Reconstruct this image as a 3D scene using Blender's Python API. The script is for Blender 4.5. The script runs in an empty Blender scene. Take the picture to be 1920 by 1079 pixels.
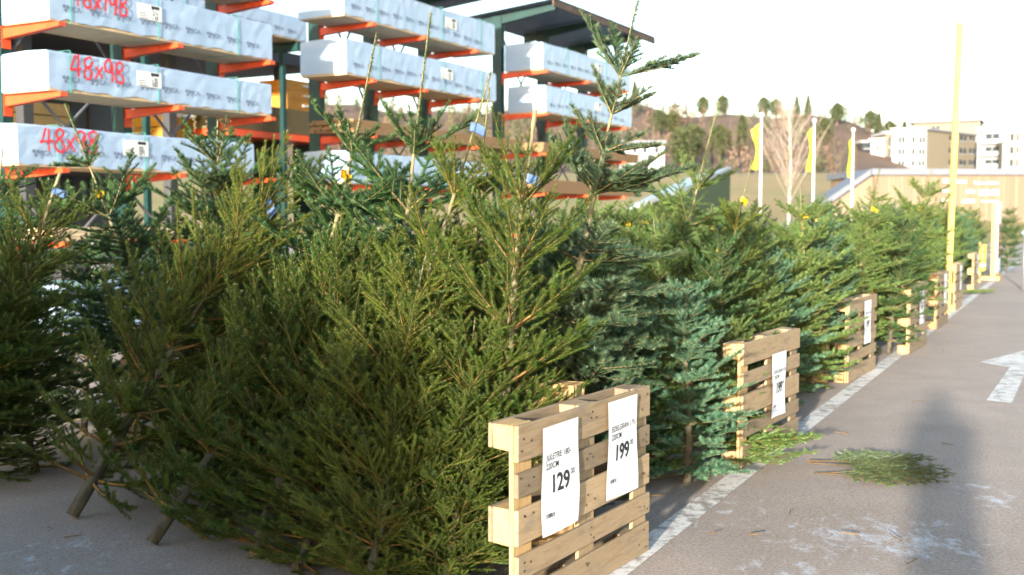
import bpy, bmesh, math, random
import numpy as np
from mathutils import Vector, Matrix, Quaternion

# ---------------------------------------------------------------- camera, world, sun, exposure
sc = bpy.context.scene
COL = sc.collection
FPX = 2034.0; PITCH = math.atan(130 / FPX); CAMH = 1.6
cam = bpy.data.cameras.new('camera'); camo = bpy.data.objects.new('camera', cam); COL.objects.link(camo)
camo.location = (0, 0, CAMH); camo.rotation_euler = (math.pi / 2 - PITCH, 0, 0)
cam.sensor_width = 36.0; cam.lens = 36.0 * FPX / 1920.0; cam.clip_start = 0.05; cam.clip_end = 3000
cam.dof.use_dof = True; cam.dof.focus_distance = 5.2; cam.dof.aperture_fstop = 2.6
sc.camera = camo

SUN_ELEV = math.radians(8.8); SUN_AZ = math.radians(21.0)      # light travels forward and to the right
world = bpy.data.worlds.new('World'); sc.world = world; world.use_nodes = True
wn = world.node_tree.nodes; wl = world.node_tree.links
sky = wn.new('ShaderNodeTexSky'); sky.sky_type = 'NISHITA'; sky.sun_disc = False
sky.sun_elevation = SUN_ELEV
sky.sun_rotation = math.pi + SUN_AZ          # the sun stands behind the camera, to its left
sky.air_density = 1.0; sky.dust_density = 1.2; sky.ozone_density = 1.0
wl.new(sky.outputs[0], wn['Background'].inputs[0]); wn['Background'].inputs[1].default_value = 0.15
sd = bpy.data.lights.new('sun', 'SUN'); sun = bpy.data.objects.new('sun', sd); COL.objects.link(sun)
sd.energy = 4.0; sd.angle = math.radians(1.4); sd.color = (1.0, 0.92, 0.80)
ldir = Vector((math.sin(SUN_AZ) * math.cos(SUN_ELEV), math.cos(SUN_AZ) * math.cos(SUN_ELEV), -math.sin(SUN_ELEV)))
sun.rotation_euler = ldir.to_track_quat('-Z', 'Y').to_euler(); sun.location = (-8, -20, 8)
sc.view_settings.view_transform = 'Standard'; sc.view_settings.look = 'None'
sc.view_settings.exposure = 1.9; sc.view_settings.gamma = 1.0
sc.cycles.use_denoising = True
sc.cycles.max_bounces = 4; sc.cycles.diffuse_bounces = 2; sc.cycles.transparent_max_bounces = 4

# ---------------------------------------------------------------- helpers
_c, _s = math.cos(PITCH), math.sin(PITCH)
def ray(px, py):
    u = (px - 960) / FPX; v = (539.5 - py) / FPX
    return Vector((u, _c + v * _s, -_s + v * _c))
def ground(px, py, z=0.0):
    r = ray(px, py); t = (z - CAMH) / r.z
    return Vector((r.x * t, r.y * t, z))
def at(px, py, D):
    r = ray(px, py); t = D / r.y
    return Vector((r.x * t, D, CAMH + r.z * t))

def link(o): COL.objects.link(o); return o
def obj(name, me, m=None, parent=None, loc=(0, 0, 0), rot=(0, 0, 0)):
    o = bpy.data.objects.new(name, me); link(o)
    if m is not None and me is not None and len(me.materials) == 0:
        me.materials.append(m)
    o.parent = parent; o.location = loc; o.rotation_euler = rot
    return o
def tag(o, label=None, cat=None, group=None, kind=None):
    if label: o['label'] = label
    if cat: o['category'] = cat
    if group: o['group'] = group
    if kind: o['kind'] = kind
    return o
def thing(name, label, cat, loc=(0, 0, 0), rz=0.0, group=None):
    o = bpy.data.objects.new(name, None); link(o)
    o.empty_display_size = 0.1
    o.location = loc; o.rotation_euler = (0, 0, rz)
    return tag(o, label, cat, group)

def np_mesh(name, verts, faces, smooth=False):
    """verts (N,3); faces (M,k) all of the same size"""
    me = bpy.data.meshes.new(name)
    verts = np.asarray(verts, np.float32); faces = np.asarray(faces, np.int32)
    k = faces.shape[1]
    me.vertices.add(len(verts)); me.vertices.foreach_set('co', verts.ravel())
    me.loops.add(faces.size); me.loops.foreach_set('vertex_index', faces.ravel())
    me.polygons.add(len(faces)); me.polygons.foreach_set('loop_start', np.arange(0, faces.size, k, dtype=np.int32))
    me.polygons.foreach_set('use_smooth', np.full(len(faces), smooth))
    me.update(calc_edges=True)
    return me
def bm_mesh(name, bm, smooth=False):
    me = bpy.data.meshes.new(name); bm.normal_update(); bm.to_mesh(me); bm.free()
    if smooth:
        me.polygons.foreach_set('use_smooth', [True] * len(me.polygons))
    return me
def add_box(bm, x0, x1, y0, y1, z0, z1, M=None):
    vs = [bm.verts.new(Vector((x, y, z)) if M is None else M @ Vector((x, y, z))) for z in (z0, z1) for y in (y0, y1) for x in (x0, x1)]
    for f in ((0, 2, 3, 1), (4, 5, 7, 6), (0, 1, 5, 4), (2, 6, 7, 3), (0, 4, 6, 2), (1, 3, 7, 5)):
        bm.faces.new([vs[i] for i in f])
    return vs
_box_cache = {}
def box_mesh(x, y, z, bevel=0.0, centre=True, seed=None):
    """a bevelled box, shared between alike pieces; long axis along x"""
    key = (round(x, 4), round(y, 4), round(z, 4), bevel, centre, seed)
    if key in _box_cache: return _box_cache[key]
    bm = bmesh.new()
    if centre: add_box(bm, -x / 2, x / 2, -y / 2, y / 2, -z / 2, z / 2)
    else: add_box(bm, 0, x, 0, y, 0, z)
    if seed is not None:
        rg = random.Random(seed); j = min(y, z, x) * 0.07
        for v in bm.verts: v.co += Vector((rg.uniform(-j, j), rg.uniform(-j, j), rg.uniform(-j, j)))
    if bevel: bmesh.ops.bevel(bm, geom=list(bm.edges), offset=bevel, segments=1, affect='EDGES')
    me = bm_mesh('box', bm); _box_cache[key] = me
    return me
def fresh(me): return me.copy()
def tube_arrays(paths, sides=5):
    """paths: list of (points, radii) -> verts, quads"""
    V = []; Fq = []; off = 0
    for pts, rad in paths:
        pts = [Vector(p) for p in pts]; n = len(pts)
        for i, p in enumerate(pts):
            d = (pts[min(i + 1, n - 1)] - pts[max(i - 1, 0)]).normalized()
            a = d.orthogonal().normalized() if i == 0 else (a - d * a.dot(d)).normalized()
            b = d.cross(a)
            for k in range(sides):
                th = 2 * math.pi * k / sides
                V.append(p + (a * math.cos(th) + b * math.sin(th)) * rad[i])
        for i in range(n - 1):
            for k in range(sides):
                k2 = (k + 1) % sides
                Fq.append((off + i * sides + k, off + i * sides + k2, off + (i + 1) * sides + k2, off + (i + 1) * sides + k))
        off += n * sides
    return np.array([tuple(v) for v in V], np.float32), np.array(Fq, np.int32)
def tube(name, pts, rad, m, parent=None, sides=8, smooth=True):
    if not hasattr(rad, '__len__'): rad = [rad] * len(pts)
    V, Fq = tube_arrays([(pts, rad)], sides)
    bm = bmesh.new(); vs = [bm.verts.new(v) for v in V]
    for f in Fq: bm.faces.new([vs[i] for i in f])
    bm.faces.new(list(reversed(vs[:sides]))); bm.faces.new(vs[-sides:])
    me = bm_mesh(name, bm)
    for p in me.polygons: p.use_smooth = smooth and len(p.vertices) == 4
    return obj(name, me, m, parent)

# ---------------------------------------------------------------- materials
class NT:
    def __init__(self, name):
        self.m = bpy.data.materials.new(name); self.m.use_nodes = True
        self.n = self.m.node_tree.nodes; self.l = self.m.node_tree.links
        self.b = self.n['Principled BSDF']
    def node(self, t, **kw):
        nd = self.n.new(t)
        for k, v in kw.items():
            if k.startswith('i_'):
                nd.inputs[k[2:].replace('_', ' ')].default_value = v
            else: setattr(nd, k, v)
        return nd
    def link(self, a, b): self.l.new(a, b)
    def set(self, **kw):
        for k, v in kw.items(): self.b.inputs[k.replace('_', ' ')].default_value = v
    def coord(self, kind='Object', scale=(1, 1, 1), rnd=False):
        tc = self.node('ShaderNodeTexCoord'); mp = self.node('ShaderNodeMapping')
        mp.inputs['Scale'].default_value = scale
        self.link(tc.outputs[kind], mp.inputs['Vector'])
        if rnd:
            oi = self.node('ShaderNodeObjectInfo'); mu = self.node('ShaderNodeMath', operation='MULTIPLY')
            mu.inputs[1].default_value = 37.0
            self.link(oi.outputs['Random'], mu.inputs[0]); self.link(mu.outputs[0], mp.inputs['Location'])
        return mp.outputs['Vector']
    def noise(self, vec, scale, detail=4, rough=0.55, dist=0.0):
        nz = self.node('ShaderNodeTexNoise'); nz.inputs['Scale'].default_value = scale
        nz.inputs['Detail'].default_value = detail; nz.inputs['Roughness'].default_value = rough
        nz.inputs['Distortion'].default_value = dist
        if vec is not None: self.link(vec, nz.inputs['Vector'])
        return nz.outputs['Fac']
    def ramp(self, fac, stops):
        r = self.node('ShaderNodeValToRGB'); e = r.color_ramp.elements
        while len(e) < len(stops): e.new(0.5)
        for el, (p, c) in zip(e, stops):
            el.position = p; el.color = (c[0], c[1], c[2], 1) if hasattr(c, '__len__') else (c, c, c, 1)
        self.link(fac, r.inputs['Fac']); return r.outputs['Color']
    def mix(self, fac, a, b, mode='MIX'):
        mx = self.node('ShaderNodeMix', data_type='RGBA', blend_type=mode)
        for sock, v in ((mx.inputs['Factor'], fac), (mx.inputs[6], a), (mx.inputs[7], b)):
            if hasattr(v, 'is_output'): self.link(v, sock)
            else: sock.default_value = v if not hasattr(v, '__len__') else (v[0], v[1], v[2], 1)
        return mx.outputs[2]
    def math(self, op, a, b=None):
        nd = self.node('ShaderNodeMath', operation=op)
        for i, v in enumerate((a, b)):
            if v is None: continue
            if hasattr(v, 'is_output'): self.link(v, nd.inputs[i])
            else: nd.inputs[i].default_value = v
        return nd.outputs[0]
    def color(self, c):
        if hasattr(c, 'is_output'): self.link(c, self.b.inputs['Base Color'])
        else: self.b.inputs['Base Color'].default_value = (c[0], c[1], c[2], 1)
    def bump(self, h, strength=0.3, dist=0.01):
        b = self.node('ShaderNodeBump'); b.inputs['Strength'].default_value = strength
        b.inputs['Distance'].default_value = dist
        self.link(h, b.inputs['Height']); self.link(b.outputs['Normal'], self.b.inputs['Normal'])

MATS = {}
def simple(name, c, rough=0.6, metal=0.0, var=0.12, scale=6.0, bump=0.0, kind='Object'):
    if name in MATS: return MATS[name]
    t = NT(name); v = t.coord(kind)
    n = t.noise(v, scale, 5)
    lo = [max(0, x * (1 - var)) for x in c]; hi = [min(1, x * (1 + var)) for x in c]
    t.color(t.ramp(n, [(0.3, lo), (0.7, hi)]))
    t.set(Roughness=rough, Metallic=metal)
    if bump: t.bump(t.noise(v, scale * 6, 4), bump, 0.01)
    MATS[name] = t.m; return t.m

def wood(name, c_lo, c_hi, dirt=(0.2, 0.17, 0.14), dirt_amt=0.35):
    t = NT(name); v = t.coord('Object', (1.0, 9.0, 9.0), rnd=True)
    g = t.noise(v, 5.0, 6, 0.65, 0.6)
    fine = t.noise(t.coord('Object', (3.0, 60.0, 60.0), rnd=True), 4.0, 3, 0.6)
    oi = t.node('ShaderNodeObjectInfo')
    base = t.mix(oi.outputs['Random'], c_lo, c_hi)
    col = t.mix(0.8, base, t.ramp(g, [(0.25, (0.62, 0.55, 0.46)), (0.55, (1, 1, 1)), (0.8, (0.86, 0.8, 0.72))]), 'MULTIPLY')
    col = t.mix(0.45, col, t.ramp(fine, [(0.3, (0.65, 0.6, 0.55)), (0.65, (1, 1, 1))]), 'MULTIPLY')
    dm = t.ramp(t.noise(t.coord('Object', (1.5, 4, 4), rnd=True), 3.0, 4, 0.6), [(0.55, 0.0), (0.75, dirt_amt)])
    col = t.mix(dm, col, dirt)
    # knots
    vo = t.node('ShaderNodeTexVoronoi'); vo.inputs['Scale'].default_value = 4.0
    t.link(t.coord('Object', (1.0, 2.4, 2.4), rnd=True), vo.inputs['Vector'])
    kn = t.ramp(vo.outputs['Distance'], [(0.03, 1.0), (0.075, 0.0)])
    col = t.mix(t.math('MULTIPLY', kn, 0.7), col, (0.16, 0.085, 0.04))
    t.color(col); t.set(Roughness=0.75)
    t.bump(fine, 0.35, 0.003)
    return t.m

def needle_mat(name, ca, cb, cc, rough=0.42, trans=0.14):
    t = NT(name)
    at_ = t.node('ShaderNodeAttribute', attribute_name='tint')
    oi = t.node('ShaderNodeObjectInfo')
    col = t.mix(at_.outputs['Fac'], ca, cb)
    col = t.mix(t.math('MULTIPLY', oi.outputs['Random'], 0.55), col, cc)
    t.color(col); t.set(Roughness=rough)
    t.b.inputs['Specular IOR Level'].default_value = 0.35
    tr = t.node('ShaderNodeBsdfTranslucent'); mx = t.node('ShaderNodeMixShader')
    mx.inputs[0].default_value = trans
    t.link(col, tr.inputs['Color'])
    t.link(t.b.outputs[0], mx.inputs[1]); t.link(tr.outputs[0], mx.inputs[2])
    t.link(mx.outputs[0], t.n['Material Output'].inputs['Surface'])
    return t.m

M_spruce = needle_mat('spruce_needles', (0.013, 0.045, 0.008), (0.165, 0.210, 0.028), (0.024, 0.080, 0.014))
M_fir = needle_mat('fir_needles', (0.020, 0.062, 0.022), (0.098, 0.185, 0.056), (0.030, 0.090, 0.026))
M_firlight = needle_mat('light_fir_needles', (0.055, 0.125, 0.028), (0.195, 0.270, 0.070), (0.105, 0.185, 0.045))
M_firblue = needle_mat('blue_fir_needles', (0.038, 0.110, 0.064), (0.150, 0.280, 0.165), (0.070, 0.175, 0.085))
M_firdull = needle_mat('dull_fir_needles', (0.05, 0.085, 0.035), (0.14, 0.175, 0.085), (0.08, 0.12, 0.055))
M_firdark = needle_mat('dark_fir_needles', (0.022, 0.060, 0.030), (0.125, 0.190, 0.098), (0.035, 0.090, 0.042))

def bark(name, a, b, scale=30, low=False):
    t = NT(name); v = t.coord('Object', (1, 1, 0.35))
    n = t.noise(v, scale, 6, 0.65)
    col = t.ramp(n, [(0.3, a), (0.7, b)])
    if low:                # mossy dark bark near the foot of the stem
        sx = t.node('ShaderNodeSeparateXYZ'); t.link(t.coord('Object'), sx.inputs[0])
        k = t.math('MINIMUM', t.math('MAXIMUM', t.math('MULTIPLY', t.math('SUBTRACT', sx.outputs[2], 0.45), 1.3), 0.0), 1.0)
        moss = t.ramp(t.noise(t.coord('Object', (1, 1, 0.5)), 14, 6, 0.7), [(0.35, (0.045, 0.036, 0.024)), (0.55, (0.10, 0.088, 0.055)), (0.7, (0.075, 0.095, 0.035))])
        col = t.mix(k, moss, col)
    t.color(col); t.set(Roughness=0.85); t.bump(n, 0.9, 0.01)
    return t.m
M_bark = bark('trunk_bark', (0.10, 0.085, 0.045), (0.28, 0.24, 0.13), low=True)
M_stem_sp = bark('spruce_stem', (0.13, 0.075, 0.022), (0.27, 0.155, 0.045), 40)
M_stem_fir = bark('fir_stem', (0.17, 0.13, 0.06), (0.32, 0.25, 0.12), 40)
M_cut = simple('cut_wood', (0.55, 0.42, 0.25), 0.8, var=0.25, scale=40)
M_bud = simple('bud', (0.15, 0.10, 0.04), 0.7)
M_pal = wood('pallet_wood', (0.22, 0.165, 0.105), (0.42, 0.305, 0.18), dirt=(0.13, 0.115, 0.10), dirt_amt=0.6)
M_palnew = wood('fresh_wood', (0.46, 0.30, 0.13), (0.58, 0.39, 0.18), dirt_amt=0.25)
M_paper = simple('paper', (0.80, 0.82, 0.86), 0.55, var=0.02, scale=8)
M_ink = simple('black_ink', (0.02, 0.02, 0.025), 0.6)
M_grey = simple('grey_ink', (0.32, 0.33, 0.36), 0.6)
M_nail = simple('nail_steel', (0.07, 0.06, 0.055), 0.6, 0.6)
M_post = simple('rack_green', (0.004, 0.038, 0.037), 0.45, var=0.2, scale=3)
M_arm = simple('rack_orange', (0.75, 0.085, 0.022), 0.42, var=0.12, scale=4)
M_brace = simple('brace_grey', (0.22, 0.23, 0.25), 0.5, 0.3)
M_pale = wood('pale_timber', (0.66, 0.49, 0.28), (0.74, 0.57, 0.36), dirt_amt=0.08)
M_brown = wood('brown_timber', (0.23, 0.135, 0.06), (0.33, 0.20, 0.095), dirt_amt=0.3)
M_spray = simple('red_spray_paint', (0.75, 0.03, 0.05), 0.6, var=0.15, scale=20)
M_logo = simple('logo_print', (0.16, 0.20, 0.29), 0.6)
M_strap = simple('green_strap', (0.10, 0.42, 0.36), 0.4)
M_yellow = simple('yellow_tag_plastic', (0.85, 0.58, 0.02), 0.4, var=0.08)
M_bluetag = simple('blue_tag_plastic', (0.16, 0.27, 0.52), 0.35, var=0.2, scale=40)
M_white = simple('white_paint', (0.80, 0.80, 0.78), 0.5, var=0.04)
def wrap_mat():
    t = NT('plastic_wrap'); v = t.coord('Object', (1.0, 1.0, 2.2), rnd=True)
    n = t.noise(v, 1.1, 3, 0.5, 0.5); n2 = t.noise(t.coord('Object', (0.5, 1.0, 3.0), rnd=True), 5.0, 4, 0.6, 1.0)
    t.color(t.ramp(n, [(0.3, (0.33, 0.45, 0.62)), (0.7, (0.40, 0.52, 0.69))]))
    t.set(Roughness=0.38)
    h = t.math('ADD', t.math('MULTIPLY', n, 1.4), t.math('MULTIPLY', n2, 0.35))
    t.bump(h, 0.4, 0.03)
    return t.m
M_wrap = wrap_mat()

# ---------------------------------------------------------------- ground
def asphalt_mat():
    t = NT('asphalt'); v = t.coord('Object')
    big = t.noise(v, 0.35, 5, 0.6); mid = t.noise(v, 3.0, 6, 0.65); fine = t.noise(v, 60.0, 4, 0.75)
    col = t.ramp(big, [(0.3, (0.310, 0.256, 0.220)), (0.7, (0.395, 0.330, 0.284))])
    col = t.mix(0.55, col, t.ramp(mid, [(0.3, (0.78, 0.77, 0.77)), (0.7, (1.08, 1.06, 1.03))]), 'MULTIPLY')
    col = t.mix(0.6, col, t.ramp(fine, [(0.32, (0.45, 0.45, 0.46)), (0.5, (1, 1, 1)), (0.68, (1.6, 1.55, 1.5))]), 'MULTIPLY')
    # patches of frost left on the pavement
    sx = t.node('ShaderNodeSeparateXYZ'); t.link(v, sx.inputs[0])
    def blob(cx, cy, rx, ry):
        a = t.math('DIVIDE', t.math('SUBTRACT', sx.outputs[0], cx), rx)
        b = t.math('DIVIDE', t.math('SUBTRACT', sx.outputs[1], cy), ry)
        d = t.math('SQRT', t.math('ADD', t.math('MULTIPLY', a, a), t.math('MULTIPLY', b, b)))
        return t.math('MAXIMUM', t.math('SUBTRACT', 1.0, d), 0.0)
    near = blob(1.85, 5.35, 0.85, 0.7)
    near = t.math('MAXIMUM', near, t.math('MULTIPLY', blob(2.75, 6.1, 0.4, 0.9), 0.7))
    near = t.math('MAXIMUM', near, t.math('MULTIPLY', blob(-2.2, 5.0, 1.4, 0.8), 0.55))
    near = t.math('MAXIMUM', near, t.math('MULTIPLY', blob(1.1, 6.0, 0.6, 1.6), 0.55))
    near = t.math('MAXIMUM', near, t.math('MULTIPLY', blob(1.3, 4.7, 0.9, 0.6), 0.7))
    fn = t.noise(t.coord('Object', (1.5, 1.0, 1.0)), 6.0, 8, 0.74, 0.4)
    fm = t.math('ADD', fn, t.math('MULTIPLY', t.math('SUBTRACT', t.math('POWER', near, 0.6), 0.55), 0.30))
    fmask = t.ramp(fm, [(0.555, 0.0), (0.61, 0.25), (0.70, 0.7)])
    fmask = t.math('MULTIPLY', fmask, t.math('MINIMUM', t.math('MULTIPLY', near, 6.0), 1.0))
    col = t.mix(fmask, col, (0.60, 0.62, 0.67))
    t.color(col)
    rr = t.math('SUBTRACT', 0.88, t.math('MULTIPLY', fmask, 0.35)); t.link(rr, t.b.inputs['Roughness'])
    t.bump(t.math('ADD', fine, t.math('MULTIPLY', mid, 0.5)), 0.5, 0.006)
    return t.m
M_asphalt = asphalt_mat()
def grid_mesh(name, x0, x1, y0, y1, nx, ny, fz):
    xs = np.linspace(x0, x1, nx); ys = np.linspace(y0, y1, ny)
    X, Y = np.meshgrid(xs, ys); Z = np.vectorize(fz)(X, Y)
    V = np.stack([X, Y, Z], -1).reshape(-1, 3)
    i = np.arange(nx - 1)[None, :] + nx * np.arange(ny - 1)[:, None]
    Fq = np.stack([i, i + 1, i + nx + 1, i + nx], -1).reshape(-1, 4)
    return np_mesh(name, V, Fq, True)
g = obj('ground', grid_mesh('ground', -900, 900, -300, 1500, 3, 3, lambda x, y: 0.0), M_asphalt)
tag(g, kind='structure')

O = Vector((0.03, 4.18)); RU = Vector((0.460, 0.888)).normalized(); RN = Vector((RU.y, -RU.x))
def R(a, b): p = O + RU * a + RN * b; return (p.x, p.y)
ROWANG = math.atan2(RU.y, RU.x)

def paint_mat():
    t = NT('worn_road_paint'); v = t.coord('Object')
    n = t.noise(v, 9.0, 7, 0.72); n2 = t.noise(v, 1.3, 4, 0.6)
    m = t.ramp(t.math('ADD', t.math('MULTIPLY', n, 0.75), t.math('MULTIPLY', n2, 0.35)), [(0.46, 0.0), (0.56, 1.0)])
    col = t.mix(m, (0.29, 0.26, 0.235), (0.68, 0.66, 0.63))
    col = t.mix(0.5, col, t.ramp(t.noise(v, 90, 3, 0.7), [(0.3, (0.7, 0.7, 0.7)), (0.6, (1, 1, 1))]), 'MULTIPLY')
    t.color(col); t.set(Roughness=0.8); return t.m
M_line = paint_mat()
def sheet(name, pts, z, m):
    bm = bmesh.new(); bm.faces.new([bm.verts.new((p[0], p[1], z)) for p in pts])
    return obj(name, bm_mesh(name, bm), m)
tag(sheet('bay_line', [R(-6, 0.16), R(40, 0.16), R(40, 0.02), R(-6, 0.02)], 0.004, M_line), kind='structure')
# painted arrow further out on the lane
gp = [ground(*p) for p in ((1849, 752), (1897, 757), (1927, 690), (1966, 684), (1952, 650), (1836, 680), (1893, 690))]
tag(sheet('road_arrow', [(p.x, p.y) for p in gp], 0.004, M_line), kind='structure')

# ---------------------------------------------------------------- far ground: field and wooded hill
def sstep(a, b, x):
    t = min(1.0, max(0.0, (x - a) / (b - a))); return t * t * (3 - 2 * t)
def hill_z(x, y):
    fld = 8.6 * sstep(55, 165, y) * (1 - 0.75 * sstep(26, 60, x - (y - 60) * 0.28)) - 0.4
    px = 960 + FPX * x / max(y, 1)
    ry = float(np.interp(px, (560, 900, 1190, 1260, 1400, 1500, 1600, 1660, 1750, 1950), (210, 208, 200, 210, 219, 227, 241, 257, 284, 320)))
    ridge = 1.6 + (409 - ry) * 330 / FPX + 1.2 * math.sin(x * 0.09) + .8 * math.sin(x * .23)
    return fld + max(0, ridge - 9) * sstep(165, 330, y)
def grass_mat():
    t = NT('field_grass'); v = t.coord('Object')
    n = t.noise(v, 0.06, 6, 0.65); n2 = t.noise(v, 1.2, 5, 0.6)
    c = t.ramp(n, [(0.3, (0.30, 0.205, 0.095)), (0.5, (0.25, 0.195, 0.08)), (0.68, (0.16, 0.18, 0.055))])
    sx = t.node('ShaderNodeSeparateXYZ'); t.link(v, sx.inputs[0])
    wd_ = t.math('MULTIPLY', t.math('SUBTRACT', sx.outputs[1], 158.0), 0.06)
    wd_ = t.math('MINIMUM', t.math('MAXIMUM', wd_, 0.0), 1.0)
    c = t.mix(wd_, c, t.ramp(n, [(0.3, (0.10, 0.065, 0.045)), (0.7, (0.17, 0.11, 0.075))]))
    t.color(t.mix(0.5, c, t.ramp(n2, [(0.3, (0.7, 0.7, 0.7)), (0.7, (1.2, 1.2, 1.2))]), 'MULTIPLY'))
    t.set(Roughness=0.95); return t.m
M_field = grass_mat()
f = obj('grass_hill', grid_mesh('grass_hill', -260, 330, 52, 480, 100, 90, hill_z), M_field)
tag(f, kind='structure')

# ---------------------------------------------------------------- conifer generator
STATS = []
def make_conifer(seed, kind, H, rmax=0.55, leader=0.38, top=None, bare=0.32, dens=1.0, elev=(58, 8), seg=0.13,
                 nlen=None, curve=None, levels=2, leadneed=0.55, whorl_n=(5, 6), maxrad=0.036, cut_top=False, inter=5, n_target=200000, cone=None, tipw=0.10):
    """Grows a trunk with whorls of branches, laterals of two orders and single needles. Local z is the trunk."""
    rg = random.Random(seed); nr = np.random.default_rng(seed)
    spr = kind == 'spruce'
    if cone is None: cone = 0.36 if spr else 0.52
    if nlen is None: nlen = 0.0205 if spr else 0.030
    if curve is None: curve = 0.10 if spr else 0.05
    S = []           # shoots: p0, p1, r0, r1, density, needle length
    buds = []
    wob = [(rg.uniform(-1, 1), rg.uniform(-1, 1)) for _ in range(3)]
    def trunk_at(z):
        t = z / H
        return Vector((0.02 * wob[0][0] * math.sin(3.1 * t) + 0.012 * wob[1][0] * math.sin(6.5 * t),
                       0.02 * wob[0][1] * math.sin(3.1 * t) + 0.012 * wob[1][1] * math.sin(6.5 * t), z))
    ZUP = Vector((0, 0, 1))
    def grow(p, d, L, level, nrm, r, skip):
        n = max(1, int(round(L / seg))); s = L / n
        jit = 0.035
        for i in range(n):
            d = (d + ZUP * curve * (1.0 if level == 0 else 0.7) + Vector((rg.gauss(0, jit), rg.gauss(0, jit), rg.gauss(0, jit)))).normalized()
            q = p + d * s
            fr = (i + 0.5) / n
            de = 1.0
            if level == 0:
                de = 0.0 if fr < skip * 0.55 else (0.5 if fr < skip else 1.0)
            r0 = max(0.0011, r * (1 - i / n)); r1 = max(0.0009, r * (1 - (i + 1) / n))
            S.append((p, q, r0, r1, de, nlen * rg.uniform(0.9, 1.1)))
            if level < levels and fr > skip * 0.4:
                side = d.cross(nrm)
                if side.length < 1e-3: side = d.orthogonal()
                side.normalize(); nn = side.cross(d).normalized()
                for f in ((0.5, 1.0) if level == 0 else (1.0,)):
                    rem = L - (i + f) * s
                    if rem < 0.02: continue
                    for sg in (-1, 1):
                        if rg.random() < 0.12: continue
                        ll = max(0.075 if spr else 0.055, rem * (rg.uniform(0.5, 0.85) if spr else rg.uniform(0.48, 0.78))) * (1.0 if f == 1.0 else 0.75)
                        if level >= 1: ll = min(ll, 0.18)
                        ang = math.radians(rg.uniform(30, 46) if spr else rg.uniform(40, 56))
                        dd = (d * math.cos(ang) + side * sg * math.sin(ang) + nn * rg.uniform(-0.15, 0.28)).normalized()
                        grow(p.lerp(q, f), dd, ll, level + 1 if ll > 0.11 else 9, nn, r1 * 0.6, 0)
            p = q
        buds.append((p, d))
    # leader
    zt = H - leader
    nl = 5
    for i in range(nl):
        a = trunk_at(zt + leader * i / nl); b = trunk_at(zt + leader * (i + 1) / nl)
        S.append((a, b, 0.0001, 0.0001, 0.0 if cut_top else leadneed, nlen * (1.25 if spr else 1.0)))
    buds.append((trunk_at(H), ZUP))
    if not cut_top:
        for k in range(4):
            aa = k * 1.57 + rg.random(); buds.append((trunk_at(H), Vector((math.cos(aa), math.sin(aa), 0.8)).normalized()))
    # whorls
    zs = []; z = zt; step = min(0.34, leader * 0.85)
    while z > bare:
        zs.append(z); z -= step * rg.uniform(0.85, 1.1); step = max(0.15, min(0.30, step * 0.86))
    for wi, z in enumerate(zs):
        dep = H - z
        if top and wi < len(top):
            zz, brs = top[wi]
            P = trunk_at(H - zz)
            for az, L, el in brs:
                az = math.radians(az); el = math.radians(el)
                d = Vector((math.cos(az) * math.cos(el), math.sin(az) * math.cos(el), math.sin(el)))
                grow(P, d, L, 0 if L > 0.17 else 1, ZUP, 0.0065, 0.0)
            continue
        fr = min(1.0, dep / (H - bare))
        nb = rg.randint(*whorl_n); a0 = rg.uniform(0, 360)
        for k in range(nb):
            az = math.radians(a0 + 360 * k / nb + rg.uniform(-14, 14))
            L = min(rmax * rg.uniform(0.85, 1.1), tipw + cone * dep * rg.uniform(0.75, 1.12)) / max(0.55, math.cos(math.radians(elev[0] + (elev[1] - elev[0]) * fr)))
            if fr > 0.85: L *= 0.85
            L = min(L, rmax * 1.5)
            e = math.radians(elev[0] + (elev[1] - elev[0]) * fr ** 0.8 + rg.uniform(-9, 9))
            d = Vector((math.cos(az) * math.cos(e), math.sin(az) * math.cos(e), math.sin(e)))
            grow(trunk_at(z + rg.uniform(-.015, .015)), d, L, 0, ZUP, 0.004 + 0.007 * fr, min(0.45, 0.45 * fr))
        for k in range(inter):
            az = rg.uniform(0, 6.283); zz = z - rg.uniform(0.05, 0.18)
            if zz < bare: continue
            e = math.radians(elev[0] + (elev[1] - elev[0]) * fr + rg.uniform(-12, 14))
            d = Vector((math.cos(az) * math.cos(e), math.sin(az) * math.cos(e), math.sin(e)))
            grow(trunk_at(zz), d, min(rmax, tipw + 0.8 * cone * dep) * rg.uniform(0.4, 0.8), 0 if fr > 0.2 else 1, ZUP, 0.004, 0.25 * fr)
    # ---- arrays
    P0 = np.array([tuple(s[0]) for s in S]); P1 = np.array([tuple(s[1]) for s in S])
    r0 = np.array([s[2] for s in S]); r1 = np.array([s[3] for s in S]); de = np.array([s[4] for s in S]); nl_ = np.array([s[5] for s in S])
    D = P1 - P0; Ln = np.linalg.norm(D, axis=1); D = D / np.maximum(Ln, 1e-6)[:, None]
    up = np.tile(np.array([0, 0, 1.0]), (len(S), 1)); up[np.abs(D[:, 2]) > 0.97] = (1, 0, 0)
    A = np.cross(D, up); A /= np.linalg.norm(A, axis=1)[:, None]; B = np.cross(A, D)
    # wood of the branches: three-sided shoots
    keep = np.where(r0 > 0.0005)[0]; th = np.array([0.5, 2.6, 4.7])
    ring = np.cos(th)[None, :, None] * A[keep][:, None, :] + np.sin(th)[None, :, None] * B[keep][:, None, :]
    v0 = P0[keep][:, None, :] + ring * r0[keep][:, None, None]; v1 = P1[keep][:, None, :] + ring * r1[keep][:, None, None]
    V = np.concatenate([v0, v1], 1).reshape(-1, 3); base = np.arange(len(keep)) * 6
    Fq = np.concatenate([np.stack([base + k, base + (k + 1) % 3, base + 3 + (k + 1) % 3, base + 3 + k], 1) for k in range(3)])
    branches = np_mesh('branches', V, Fq, True); branches.materials.append(M_stem_sp if spr else M_stem_fir)
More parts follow.
